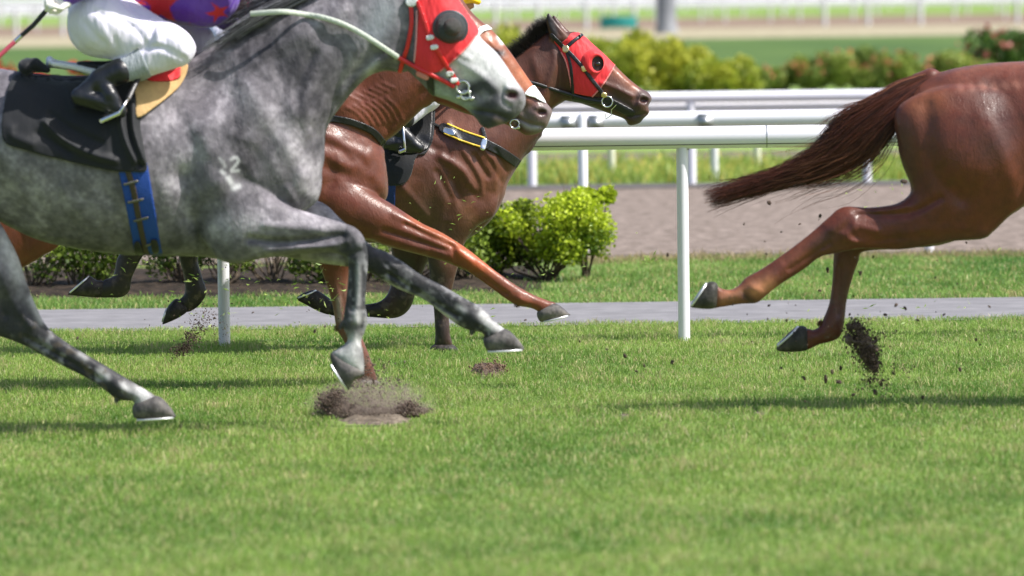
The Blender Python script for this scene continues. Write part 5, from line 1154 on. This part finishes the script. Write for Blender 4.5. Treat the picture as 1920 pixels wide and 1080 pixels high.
strap('breastplate', y, bv, [(832, 238), (850, 246), (870, 254), (895, 262), (912, 268)], 9, bb, M_black, .020, t0=-.002)
for o_ in (-9.5, 9.5): strap('piping', y, bv, [(837 - o_ * .3, 239 + o_ * .9), (870 - o_ * .3, 253 + o_ * .9), (906 - o_ * .3, 265 + o_ * .9)], 1.6, bs, M_yel, .025, t0=0)
patch('buckle', y, bv, [(834, 236), (853, 242), (851, 252), (832, 246)], bs, M_steel, .027, .004)
patch('keeper', y, bv, [(905, 258), (914, 261), (909, 279), (900, 276)], bs, M_steel, .025, .004)
strap('breast_strap', y, bv, [(775, 222), (800, 226), (832, 238)], 2.5, bb, M_black, .016, side=-1)
strap('neck_strap', y, bv, [(905, 240), (909, 255), (912, 266)], 4, bb, M_black, .012)
bt2 = bundle('tail', [(160, 340, 12, 0, .03), (100, 340, 30, 0, .06), (30, 370, 40, 0, .07), (-30, 390, 30, 0, .05)], 200, .003, M_hair, bb, y, [(.012, .01, .01), (.03, .02, .018)], seed=12)
# bay's saddle cloth, saddle and girth
sc2 = patch('saddle_cloth', y, bv, [(690, 235), (760, 210), (812, 180), (816, 230), (812, 262), (800, 285), (782, 292), (770, 330), (745, 345), (700, 330)], None, M_cloth, .016, .006, 0, t0=.003)
props(sc2, 'dark saddle cloth on the bay horse, showing behind the chestnut\'s neck', 'saddle cloth')
sad2 = empty('saddle', y.p(740, 230)); props(sad2, 'racing saddle with black flap and navy girth on the bay horse', 'saddle')
patch('flap', y, bv, [(700, 230), (770, 205), (800, 190), (812, 200), (808, 265), (795, 280), (760, 285), (720, 270)], sad2, M_black, .028, .006, 0, t0=.012)
patch('girth', y, bv, [(715, 295), (745, 300), (744, 340), (742, 390), (745, 462), (712, 462), (712, 380)], sad2, M_navy, .012, .005, 0, round_=0)
st2 = y.vol(640, 170, 830, 270, .2, .009, [y.chain([(690, 235, 10, 0), (750, 222, 12, 0), (800, 195, 10, 0)], .03), y.chain([(700, 240, 8, -.1), (780, 220, 9, -.1)], .04), y.chain([(700, 240, 8, .1), (780, 220, 9, .1)], .04)])
link('seat', volmesh('seat', st2, 1), sad2, M_black)
stirrup(sad2, y, [(750, 284), (760, 280), (756, 234)], -.36, top=(765, 215, -.25)); stirrup(sad2, y, [(750, 284), (760, 280), (756, 234)], .36, top=(765, 215, .25))
def shiftJ(J, f1, f2, o, d, **kw):
    r = {}
    for k_, v_ in J.items():
        r[k_] = (o[0] + (v_[0] - d[0]) * f2.s / f1.s, o[1] + (v_[1] - d[1]) * f2.s / f1.s, v_[2]) if (len(v_) == 3 and not k_.startswith('grip')) else v_
    r.update(kw); return r
J2 = shiftJ(J, g, y, (757, 268), (205, 205), chest=(815, 45, 0), waist=(770, 70, 0), neck=(828, 22, 0), head=(845, -2, 0), face=(1, .12), sh_n=(830, 35, -.19), sh_f=(830, 35, .19), el_n=(820, 110, -.24), el_f=(820, 110, .24), wr_n=(860, 150, -.12), hd_n=(885, 145, -.1), wr_f=(860, 150, .12), hd_f=(885, 145, .1),
            an_n=(742, 238, -.33), he_n=(722, 268, -.36), to_n=(785, 277, -.36), kn_n=(800, 180, -.25), kn_f=(800, 180, .25), pelvis=(705, 95, 0), hip_n=(700, 110, -.1), hip_f=(700, 110, .1), grip_n=(.3, -.3, 1))
rider('person', y, J2, 'rider of the bay in a yellow cap and black boots, mostly hidden behind the grey', ((.75, .5, .02), (.02, .02, .03)), M_helm_y)
J3 = shiftJ(J, g, c, (455, 245), (205, 205), el_n=(492, 8, -.3), wr_n=(550, 60, -.12), hd_n=(590, 45, -.1), grip_n=(.3, -.3, 1), chest=(545, -85, 0), waist=(480, -70, 0), neck=(590, -120, 0), head=(620, -140, 0), sh_n=(560, -75, -.19), sh_f=(560, -75, .19), el_f=(520, 0, .25), wr_f=(570, 45, .1), hd_f=(600, 35, .05))
rider('person', c, J3, 'rider in pink and red silk on the chestnut, hidden behind the grey\'s neck', ((.62, .05, .10), (.62, .05, .10)), M_helm_w)
sc3 = patch('saddle_cloth', c, cv, [(330, 180), (430, 170), (500, 150), (520, 230), (510, 300), (420, 310), (320, 280)], None, M_cloth, .016, .008, 0, t0=.003)
props(sc3, 'dark saddle cloth on the chestnut, hidden behind the grey horse', 'saddle cloth')
sad3 = empty('saddle', c.p(450, 160)); props(sad3, 'racing saddle on the chestnut, hidden behind the grey horse', 'saddle')
st3 = c.vol(380, 110, 560, 230, .2, .01, [c.chain([(400, 170, 10, 0), (460, 162, 12, 0), (520, 140, 10, 0)], .03)]); link('seat', volmesh('seat', st3, 1), sad3, M_black)
stirrup(sad3, c, [(445, 262), (478, 250), (488, 225)], -.37, top=(505, 170, -.25)); stirrup(sad3, c, [(445, 262), (478, 250), (488, 225)], .37, top=(505, 170, .25))

# ================================================================== LEADING HORSE (right)
h = Fig(26.3)
ht = h.part([(1683, 250), (1686, 215), (1700, 180), (1725, 152), (1760, 137), (1800, 126), (1870, 117), (1950, 115), (2050, 124), (2200, 140), (2350, 128), (2480, 95), (2620, 180), (2660, 280), (2650, 360), (2580, 430), (2450, 465), (2300, 465), (2150, 440), (2040, 408), (1975, 390), (1920, 388), (1860, 400), (1780, 380), (1715, 340), (1690, 300)],
    [(1800, 240, .24), (1900, 240, .27), (2050, 270, .28), (2300, 290, .31), (2550, 280, .22), (1860, 135, .12), (1720, 230, .15)], 0, .03,
    [([(1738, 190), (1745, 290), (1790, 345), (1870, 400)], 18, -.020), ([(1765, 215), (1800, 280), (1850, 340)], 22, .018), ([(1705, 200), (1712, 280), (1730, 340)], 12, .014), ([(1860, 170), (1880, 240)], 26, -.014), ([(1735, 180), (1770, 195)], 14, .012), ([(1900, 330), (1880, 390)], 14, -.014), ([(1830, 260), (1850, 330)], 16, .012), ([(1925, 130), (1940, 200)], 20, .008)])
hn = h.part([(2440, 110), (2540, 40), (2650, -40), (2740, -80), (2800, -60), (2800, 20), (2720, 120), (2670, 230), (2640, 300), (2540, 300)], [(2560, 180, .15), (2680, 40, .11)], 0, .035)
hhd = h.part([(2730, -90), (2790, -90), (2830, -40), (2900, 60), (2950, 130), (2945, 165), (2900, 185), (2850, 150), (2780, 110), (2740, 60)], [(2790, 0, .10), (2920, 130, .055)], 0, .02)
h1 = h.part([(1684, 200), (1780, 160), (1900, 180), (1975, 280), (1950, 350), (1920, 386), (1892, 406), (1864, 433), (1842, 448), (1788, 452), (1747, 460), (1684, 468), (1618, 466), (1562, 476), (1536, 483), (1507, 505), (1462, 534), (1433, 557), (1418, 568), (1388, 570), (1351, 576), (1338, 576), (1334, 545), (1340, 530), (1351, 540), (1370, 543), (1386, 534), (1399, 520), (1425, 506), (1462, 481), (1492, 459), (1521, 436), (1555, 406), (1570, 393), (1588, 387), (1629, 389), (1677, 383), (1703, 367), (1707, 348), (1694, 315), (1683, 270)],
    [(1820, 280, .16), (1790, 400, .09), (1660, 425, .055), (1575, 425, .046), (1500, 480, .031), (1415, 545, .036), (1362, 558, .030)], -.14, .035,
    [([(1590, 400), (1560, 430)], 9, .009), ([(1610, 402), (1700, 400), (1760, 370)], 6, -.014), ([(1580, 440), (1600, 430)], 7, .008), ([(1580, 450), (1620, 455)], 5, .006), ([(1700, 440), (1790, 430), (1850, 440)], 12, .006), ([(1840, 220), (1890, 320), (1900, 390)], 20, .010), ([(1735, 200), (1745, 310), (1800, 370)], 16, -.014), ([(1540, 425), (1470, 490)], 4, -.007), ([(1412, 538), (1425, 548)], 9, .007), ([(1640, 395), (1700, 385)], 5, .010), ([(1555, 455), (1480, 505)], 4, -.010), ([(1600, 420), (1640, 432)], 8, .008), ([(1590, 445), (1600, 455)], 7, .010), ([(1640, 450), (1740, 440)], 6, -.007), ([(1395, 548), (1400, 560)], 5, -.007), ([(1380, 552), (1350, 560)], 6, .004)])
h2 = h.part([(1740, 240), (1880, 250), (1880, 400), (1780, 455), (1690, 466), (1620, 472), (1610, 490), (1599, 520), (1588, 562), (1583, 605), (1576, 630), (1560, 640), (1536, 646), (1508, 657), (1500, 635), (1510, 616), (1525, 618), (1537, 611), (1545, 594), (1555, 567), (1561, 520), (1563, 480), (1570, 440), (1640, 400), (1710, 370)],
    [(1810, 330, .13), (1650, 435, .055), (1588, 470, .042), (1575, 550, .029), (1562, 615, .036), (1520, 638, .030)], .14, .03, [([(1575, 500), (1570, 590)], 3.5, -.007)])
hf1 = h.chain([(2520, 360, 60, -.13), (2620, 470, 30, -.13), (2760, 500, 20, -.13), (2850, 590, 12, -.13), (2880, 640, 12, -.13), (2930, 680, 10, -.13)], .03)
hf2 = h.chain([(2480, 380, 60, .13), (2560, 480, 26, .13), (2640, 560, 18, .13), (2560, 640, 12, .13), (2520, 650, 12, .13), (2480, 640, 10, .13)], .03)
hd = h.chain([(1745, 150, 22, 0), (1722, 155, 18, 0), (1690, 172, 12, 0)], .03)
hv_ = h.vol(1270, -130, 2980, 700, .40, .0075, [ht, hn, hhd, h1, h2, hf1, hf2, hd, h.ell(2930, 140, -.06, 11, .03, 7, .008, True)])
HC = np.array([.110, .024, .010])
hst = [([(1860, 175), (1885, 240), (1860, 280)], 34, (.06, .017, .011), .75), ([(1690, 260), (1705, 330)], 20, (.07, .022, .014), .7), ([(1725, 200), (1750, 190)], 28, (.25, .085, .035), .5), ([(1412, 545), (1440, 535)], 17, (.46, .19, .09), .8), ([(1355, 558), (1390, 552)], 13, (.36, .15, .075), .8), ([(1395, 555), (1410, 565)], 9, (.05, .02, .014), .8),  # coat tones, plus painted shade on the buttock edge and highlight along the topline
       ([(1480, 490), (1530, 450)], 16, (.20, .06, .028), .6), ([(1560, 440), (1530, 460)], 14, (.07, .024, .016), .7), ([(1570, 480), (1580, 600)], 28, (.10, .035, .02), .7), ([(1585, 520), (1578, 600)], 8, (.06, .02, .014), .6), ([(1700, 460), (1790, 452), (1850, 445)], 12, (.08, .025, .016), .6), ([(1800, 135), (1860, 122), (1920, 118)], 14, (.20, .065, .035), .5)] + \
      [([(1800 + 21 * i, 163 - i), (1803 + 21 * i, 166 - i)], 7, (.27, .11, .075), .55) for i in range(8)] + [([(1812 + 21 * i, 142 - i), (1814 + 21 * i, 140 - i)], 7, (.13, .035, .02), .6) for i in range(8)]
hb = link('horse', volmesh('horse', hv_, 2, red_col(h, hst, HC, DK, .6)), None, M_coat_b)
props(hb, 'leading chestnut horse at the right edge, only rump, tail and hind legs in view', 'horse', 'racehorses at full gallop')
M_rhoof = ramp_mat('pale_hoof', (.03, .028, .024), (.05, .047, .04), (.10, .09, .075), 18, rough=.5, stretch=(1, 1, .4))
hoof(h, hb, [(1344, 531), (1326, 530), (1310, 550), (1296, 571), (1299, 577), (1340, 578), (1347, 555)], -.14, .05, [(1297, 572), (1324, 532)], mt=M_rhoof)
hoof(h, hb, [(1514, 617), (1499, 611), (1481, 622), (1457, 649), (1462, 659), (1503, 659), (1516, 651)], .14, .05, [(1458, 648), (1496, 613)], mt=M_rhoof)
hoof(h, hb, [(2930, 665), (2960, 690), (2975, 705), (2920, 705), (2912, 690)], -.13, .05, [(2920, 704), (2973, 704)], mt=M_rhoof)
hoof(h, hb, [(2490, 630), (2470, 625), (2440, 640), (2445, 660), (2480, 655)], .13, .05, [(2442, 658), (2442, 640)], mt=M_rhoof)
for a_ in [(1400, 538, -10, -8, -.14), (1541, 606, -10, 4, .14)]: fetlock(h, hb, *a_, [(.05, .02, .012), (.2, .07, .03)], 7)
TC = [(.030, .009, .006), (.15, .042, .02)]
bundle('tail', [(1750, 143, 8, -.02, .03), (1712, 168, 20, -.02, .05), (1665, 205, 36, -.03, .07), (1605, 255, 48, -.03, .08), (1550, 300, 36, -.02, .07), (1475, 330, 21, 0, .05), (1400, 352, 20, 0, .05), (1345, 368, 22, 0, .06), (1322, 376, 24, 0, .06)], 5600, .0019, M_hair, hb, h, TC, wav=.26, lenr=(.44, 1.06), steps=22, curl=.3, seed=21)
bundle('tail', [(1740, 143, 8, -.02, .03), (1690, 165, 16, -.02, .05), (1635, 205, 26, -.03, .07), (1570, 232, 26, -.03, .08), (1530, 260, 26, -.02, .08)], 320, .0024, M_hair, hb, h, [(.06, .02, .013), (.26, .10, .05)], wav=.25, lenr=(.6, 1.0), steps=16, seed=22)
bundle('tail', [(1720, 155, 8, -.02, .03), (1650, 230, 40, -.03, .07), (1590, 290, 45, -.03, .08), (1500, 325, 36, -.02, .08), (1420, 345, 44, 0, .08)], 240, .0018, M_hair, hb, h, [(.10, .04, .02), (.30, .12, .06)], wav=.6, lenr=(.6, 1.0), steps=16, seed=23)
bundle('mane', [(2760, -80, 12, -.02, .05), (2650, -40, 16, -.06, .04), (2550, 40, 20, -.09, .04), (2450, 100, 18, -.10, .04)], 300, .003, M_hair, hb, h, TC, seed=24)

# ================================================================== kicked turf
M_clod = ramp_mat('clod_soil', (.042, .029, .022), (.09, .063, .050), (.16, .12, .095), 40, rough=1, bump=.6, bscale=120)
M_dust = ramp_mat('loose_soil', (.085, .068, .05), (.15, .122, .092), (.24, .20, .155), 22, rough=1, bump=.8, bscale=70)
ICO = None
def ico():
    t = (1 + 5 ** .5) / 2
    V = np.array([(-1, t, 0), (1, t, 0), (-1, -t, 0), (1, -t, 0), (0, -1, t), (0, 1, t), (0, -1, -t), (0, 1, -t), (t, 0, -1), (t, 0, 1), (-t, 0, -1), (-t, 0, 1)], float); V /= np.linalg.norm(V[0])
    F = np.array([(0, 11, 5), (0, 5, 1), (0, 1, 7), (0, 7, 10), (0, 10, 11), (1, 5, 9), (5, 11, 4), (11, 10, 2), (10, 7, 6), (7, 1, 8), (3, 9, 4), (3, 4, 2), (3, 2, 6), (3, 6, 8), (3, 8, 9), (4, 9, 5), (2, 4, 11), (6, 2, 10), (8, 6, 7), (9, 8, 1)])
    return V, F
IV, IF = ico()
def clod_data(seed, sub=2):
    V, F = IV, IF
    for _ in range(sub):
        nV = list(V); mid = {}; nF = []
        def m_(a, b):
            k = (min(a, b), max(a, b))
            if k not in mid: mid[k] = len(nV); v = (nV[a] + nV[b]); nV.append(v / np.linalg.norm(v))
            return mid[k]
        for a, b, c_ in F: ab, bc, ca = m_(a, b), m_(b, c_), m_(c_, a); nF += [(a, ab, ca), (b, bc, ab), (c_, ca, bc), (ab, bc, ca)]
        V, F = np.array(nV), np.array(nF)
    n = noise3(V + 10, 1.6, seed, 4); n2 = noise3(V + 30, 4.5, seed, 2); V = V * (.05 + 1.35 * n + .55 * n2)[:, None] * np.array([1.35, .8, .6])
    me = npmesh('dirt_clod', V, [F], False); me.materials.append(M_clod); return me
CD = [clod_data(i) for i in range(6)]
def clod(x, y_, r, D, label, group):
    o = bpy.data.objects.new('dirt_clod', CD[random.randrange(6)]); COL.objects.link(o); s_ = r / S(D) * .66
    o.location = W(x, y_, D); o.scale = (s_, s_, s_); o.rotation_euler = [random.uniform(0, 6) for _ in range(3)]; props(o, label, 'clod of dirt', group)
LR = 'small dark clod of dirt flying behind the leading chestnut horse'
for x, y_, r in [(1695, 340, 8), (1442, 380, 7), (1538, 405, 6), (1552, 507, 6), (1613, 512, 5), (1437, 476, 4), (1500, 420, 3), (1290, 280, 3), (1680, 572, 6), (1697, 578, 5), (1442, 573, 5), (1475, 601, 4), (1560, 697, 5), (1507, 709, 6), (1576, 690, 6), (1548, 710, 9), (1573, 716, 7), (1260, 679, 6), (1172, 667, 6), (1208, 685, 5), (1193, 696, 4), (1138, 655, 4), (1252, 478, 4), (1330, 546, 4),
                 (1593, 590, 4), (1537, 545, 4), (1600, 555, 3), (1800, 693, 6), (1830, 637, 4), (1730, 745, 5), (1500, 650, 4), (1652, 720, 7), (1675, 700, 5), (1640, 735, 6), (1600, 740, 5), (1465, 690, 4), (1410, 640, 3), (1855, 575, 4), (1770, 590, 4), (1465, 435, 3), (1395, 420, 3), (1720, 600, 4), (1660, 590, 5), (1590, 460, 4)]:
    clod(x, y_, r, 26.3 + random.uniform(-.35, .35), LR, 'dirt clods flying behind the leading horse')
for _ in range(60):
    clod(random.gauss(1600, 130), random.gauss(600, 90), random.uniform(1.2, 3.2), 26.3 + random.uniform(-.5, .5), LR, 'dirt clods flying behind the leading horse')
LL = 'small dark clod of dirt flying low behind the grey horse\'s legs'
for x, y_, r in [(590, 621, 5), (610, 612, 3), (577, 518, 4), (320, 655, 4), (145, 634, 4), (1087, 640, 3), (985, 600, 3), (1053, 688, 3)]:
    clod(x, y_, r, 27.5, LL, 'dirt clods flying among the legs of the pack')
for _ in range(45):
    clod(random.choice([random.gauss(370, 60), random.gauss(620, 80)]), random.gauss(570, 55), random.uniform(1.2, 2.8), 28 + random.uniform(-1, 1.), LL, 'dirt clods flying among the legs of the pack')
def crumbs(name, pts, D, n, rs, M, label, yspread=.08, seed=1, cat='spray of soil', ground=False):
    """crumbs thrown along a path pts [(px, py, spread_px, weight)]"""
    q = np.random.default_rng(seed); p = np.array(pts, float); k = q.choice(len(p), n, p=p[:, 3] / p[:, 3].sum())
    x = p[k, 0] + q.normal(0, 1, n) * p[k, 2] * .6; y_ = p[k, 1] + q.normal(0, 1, n) * p[k, 2] * .5
    C_ = np.array([W(a, b, D + q.normal(0, yspread)) for a, b in zip(x, y_)])
    if ground: C_[:, 2] = np.maximum(C_[:, 2], .02)
    r = q.uniform(rs[0], rs[1], n) * q.uniform(.5, 1.3, n)
    jit = .55 + .9 * q.random((n, 12)); A = q.normal(size=(n, 3, 3)) * .35 + np.eye(3)
    V = np.einsum('nij,kj->nki', A, IV) * jit[:, :, None] * r[:, None, None] + C_[:, None, :]
    F = np.arange(n)[:, None, None] * 12 + IF
    o = link(name, npmesh(name, V.reshape(-1, 3), [F.reshape(-1, 3)], False), None, M); props(o, label, cat, kind='stuff'); return o
crumbs('soil_spray', [(1605, 612, 14, 1), (1613, 632, 20, 2), (1622, 650, 20, 2.2), (1630, 668, 18, 2), (1638, 688, 13, 1.2), (1640, 715, 22, .5), (1690, 690, 18, .2), (1625, 640, 44, .5), (1655, 730, 40, .3)], 26.3, 4200, (.0012, .0042), M_clod, 'dense dark lump of torn turf thrown up behind the leading horse\'s hooves', .04)
crumbs('soil_spray', [(345, 652, 14, 2), (360, 632, 14, 2), (375, 612, 12, 1), (385, 590, 24, .8), (335, 660, 12, 1), (400, 610, 40, .7)], 30.2, 1300, (.0012, .0038), M_clod, 'dark scatter of soil thrown up left of the left white rail post', .05, 2)
crumbs('soil_spray', [(622, 755, 22, 2.6), (650, 775, 26, 2), (700, 788, 34, 2), (760, 775, 26, 2.6), (785, 785, 18, 1.2), (680, 745, 44, .7), (665, 715, 34, .4), (720, 730, 44, .4)], 26.4, 9000, (.0014, .0045), M_dust, 'pale brown soil bursting from the turf under the grey\'s lifted front hoof', .10, 3, ground=True)
crumbs('soil_spray', [(620, 758, 18, 1.2), (768, 770, 18, 1.3), (630, 742, 14, .5), (690, 690, 26, .2)], 26.25, 1500, (.0016, .0048), M_clod, 'dark crumbs of soil lying over the pale burst of earth', .08, 4, ground=True)
# thin dust hanging over the burst
M_puff = bpy.data.materials.new('dust_puff'); M_puff.use_nodes = True; _t = M_puff.node_tree; _t.nodes.remove(_t.nodes['Principled BSDF'])
pv = _t.nodes.new('ShaderNodeVolumePrincipled'); pv.inputs['Color'].default_value = (.62, .50, .42, 1); _o = _t.nodes['Material Output']; _t.links.new(pv.outputs[0], _o.inputs['Volume'])
_c = _t.nodes.new('ShaderNodeTexCoord'); _n = _t.nodes.new('ShaderNodeTexNoise'); _n.inputs['Scale'].default_value = 7; _n.inputs['Detail'].default_value = 4; _t.links.new(_c.outputs['Object'], _n.inputs['Vector'])
_g = _t.nodes.new('ShaderNodeTexGradient'); _g.gradient_type = 'SPHERICAL'; _t.links.new(_c.outputs['Object'], _g.inputs[0])
_r = _t.nodes.new('ShaderNodeMapRange'); _r.inputs[1].default_value = .42; _r.inputs[2].default_value = .75; _t.links.new(_n.outputs['Fac'], _r.inputs[0])
_m = _t.nodes.new('ShaderNodeMath'); _m.operation = 'MULTIPLY'; _t.links.new(_r.outputs[0], _m.inputs[0]); _t.links.new(_g.outputs['Fac'], _m.inputs[1])
_m2 = _t.nodes.new('ShaderNodeMath'); _m2.operation = 'MULTIPLY'; _m2.inputs[1].default_value = 26; _t.links.new(_m.outputs[0], _m2.inputs[0]); _t.links.new(_m2.outputs[0], pv.inputs['Density'])
b = MB(); b.ball((0, 0, 0), 1, 24, 16); o = b.build('dust_cloud', M_puff); o.location = W(695, 758, 26.3); o.scale = (.33, .22, .14); props(o, 'thin brown dust hanging over the soil burst under the grey horse', 'dust', kind='stuff')
# soil patches lying on the turf
def patch_soil(px, py, rx, ry, h_, M, label, seed):
    g0 = G(px, py); n = 40; V = []; q = np.random.default_rng(seed)
    for j in range(n):
        for i in range(n):
            u, v = (i / (n - 1)) * 2 - 1, (j / (n - 1)) * 2 - 1; V.append((g0[0] + u * rx, g0[1] + v * ry, 0))
    V = np.array(V); u = (V[:, 0] - g0[0]) / rx; v = (V[:, 1] - g0[1]) / ry; e = np.clip(1.1 - np.sqrt(u * u + v * v) - .5 * (noise3(V, 14, seed) - .3), 0, 1)
    V[:, 2] = np.minimum(e * 2.2, 1) * h_ * (.35 + 1.3 * noise3(V, 26, seed + 1)) - .012
    Q = [(j * n + i, j * n + i + 1, (j + 1) * n + i + 1, (j + 1) * n + i) for j in range(n - 1) for i in range(n - 1)]
    o = link('soil_patch', npmesh('soil_patch', V, [Q], True), None, M); props(o, label, 'patch of soil'); return o
patch_soil(705, 788, .20, .36, .026, M_dust, 'broad torn patch of pale soil in the turf below the grey\'s lifted hoof', 5)
patch_soil(915, 702, .11, .38, .05, M_clod, 'small dark divot of earth lying on the turf below the extended grey foreleg', 6)
patch_soil(1172, 783, .05, .16, .022, M_dust, 'faint bare scuff in the turf left of the leading horse\'s shadow', 7)
patch_soil(1425, 778, .05, .14, .022, M_dust, 'faint bare scuff inside the leading horse\'s shadow', 8)
crumbs('dry_roots', [(905, 700, 22, 1), (930, 692, 20, 1)], float(G(915, 704)[1]), 420, (.002, .006), mat('dead_grass', (.16, .10, .065), .9), 'dry torn roots on the small dark divot', .12, 9, 'roots', ground=True)
# torn blades in the air
def clippings(name, cl, n, label, seed, cols):
    q = np.random.default_rng(seed); k = q.integers(0, len(cl), n); c_ = np.array(cl, float)[k]
    x = c_[:, 0] + q.normal(0, 1, n) * c_[:, 2]; y_ = c_[:, 1] + q.normal(0, 1, n) * c_[:, 3]
    P = np.array([W(a, b, d + q.normal(0, .3)) for a, b, d in zip(x, y_, c_[:, 4])])
    V, Q, CC = leaf_cloud(P, .030, (np.array(cols[0]) + (np.array(cols[1]) - np.array(cols[0])) * q.random((n, 1))), 0, .10)
    V = V.reshape(n, 4, 3); V[:, 2] += q.normal(0, .006, (n, 3)); V = V.reshape(-1, 3)
    o = link(name, npmesh(name, V, [Q], False, CC), None, M_blade); props(o, label, 'grass', kind='stuff')
GC = ((.20, .34, .04), (.5, .62, .18))
clippings('grass_clippings', [(250, 500, 70, 30, 28), (430, 520, 60, 30, 28), (560, 530, 50, 25, 28), (380, 590, 60, 40, 28), (620, 590, 60, 40, 27.5)], 190, 'torn green grass blades floating behind the pack', 1, GC)
clippings('grass_clippings', [(830, 400, 60, 40, 29), (900, 420, 60, 40, 29), (1050, 460, 60, 40, 29), (960, 560, 60, 50, 29)], 70, 'torn grass bits floating in front of the bay horse', 2, GC)
clippings('grass_clippings', [(1680, 580, 80, 12, 27), (1650, 620, 60, 20, 27), (1800, 500, 60, 60, 27), (1217, 489, 5, 4, 27), (1650, 360, 30, 20, 27)], 90, 'torn grass bits floating behind the leading horse', 3, GC)

# the torn sod itself
M_sod = ramp_mat('sod', (.055, .040, .031), (.11, .082, .064), (.18, .142, .112), 40, rough=1, bump=.8, bscale=120)
def sod(name, parts_px, D, seed, label):
    b = MB(); 
    V, F = IV, IF
    t = Fig(D); vs = [t.ell(x, y_, random.uniform(-.02, .02), rx, rd, rz, .02) for x, y_, rx, rd, rz in parts_px]
    xs = [p_[0] for p_ in parts_px]; ys = [p_[1] for p_ in parts_px]
    v = t.vol(min(xs) - 30, min(ys) - 30, max(xs) + 30, max(ys) + 30, .1, .004, vs)
    X, Y, Z = np.meshgrid(*v.ax, indexing='ij'); P_ = np.stack([X.ravel(), Y.ravel(), Z.ravel()], 1)
    v.F += ((noise3(P_, 38, seed, 3) - .5) * .06 + .004).reshape(X.shape).astype(np.float32)
    V, Q = nets(v.F, v.lo, v.h, 0)
    o = link(name, npmesh(name, V, [Q], False), None, M_sod); props(o, label, 'clod of turf', kind='stuff')
sod('torn_sod', [(1604, 618, 18, .03, 9), (1618, 640, 21, .04, 14), (1626, 662, 13, .035, 14), (1636, 682, 9, .03, 12), (1596, 634, 8, .02, 7), (1640, 655, 6, .02, 9)], 26.28, 3, 'ragged dark sod of turf hanging in the air below the leading horse\'s hind hooves')
sod('torn_sod', [(620, 752, 16, .05, 14), (640, 765, 20, .06, 12), (665, 778, 16, .06, 9)], 26.3, 4, 'ragged brown sod breaking out at the left of the soil burst')
sod('torn_sod', [(768, 764, 14, .04, 12), (785, 776, 12, .05, 8), (745, 778, 16, .05, 7)], 26.3, 5, 'ragged brown sod breaking out at the right of the soil burst')
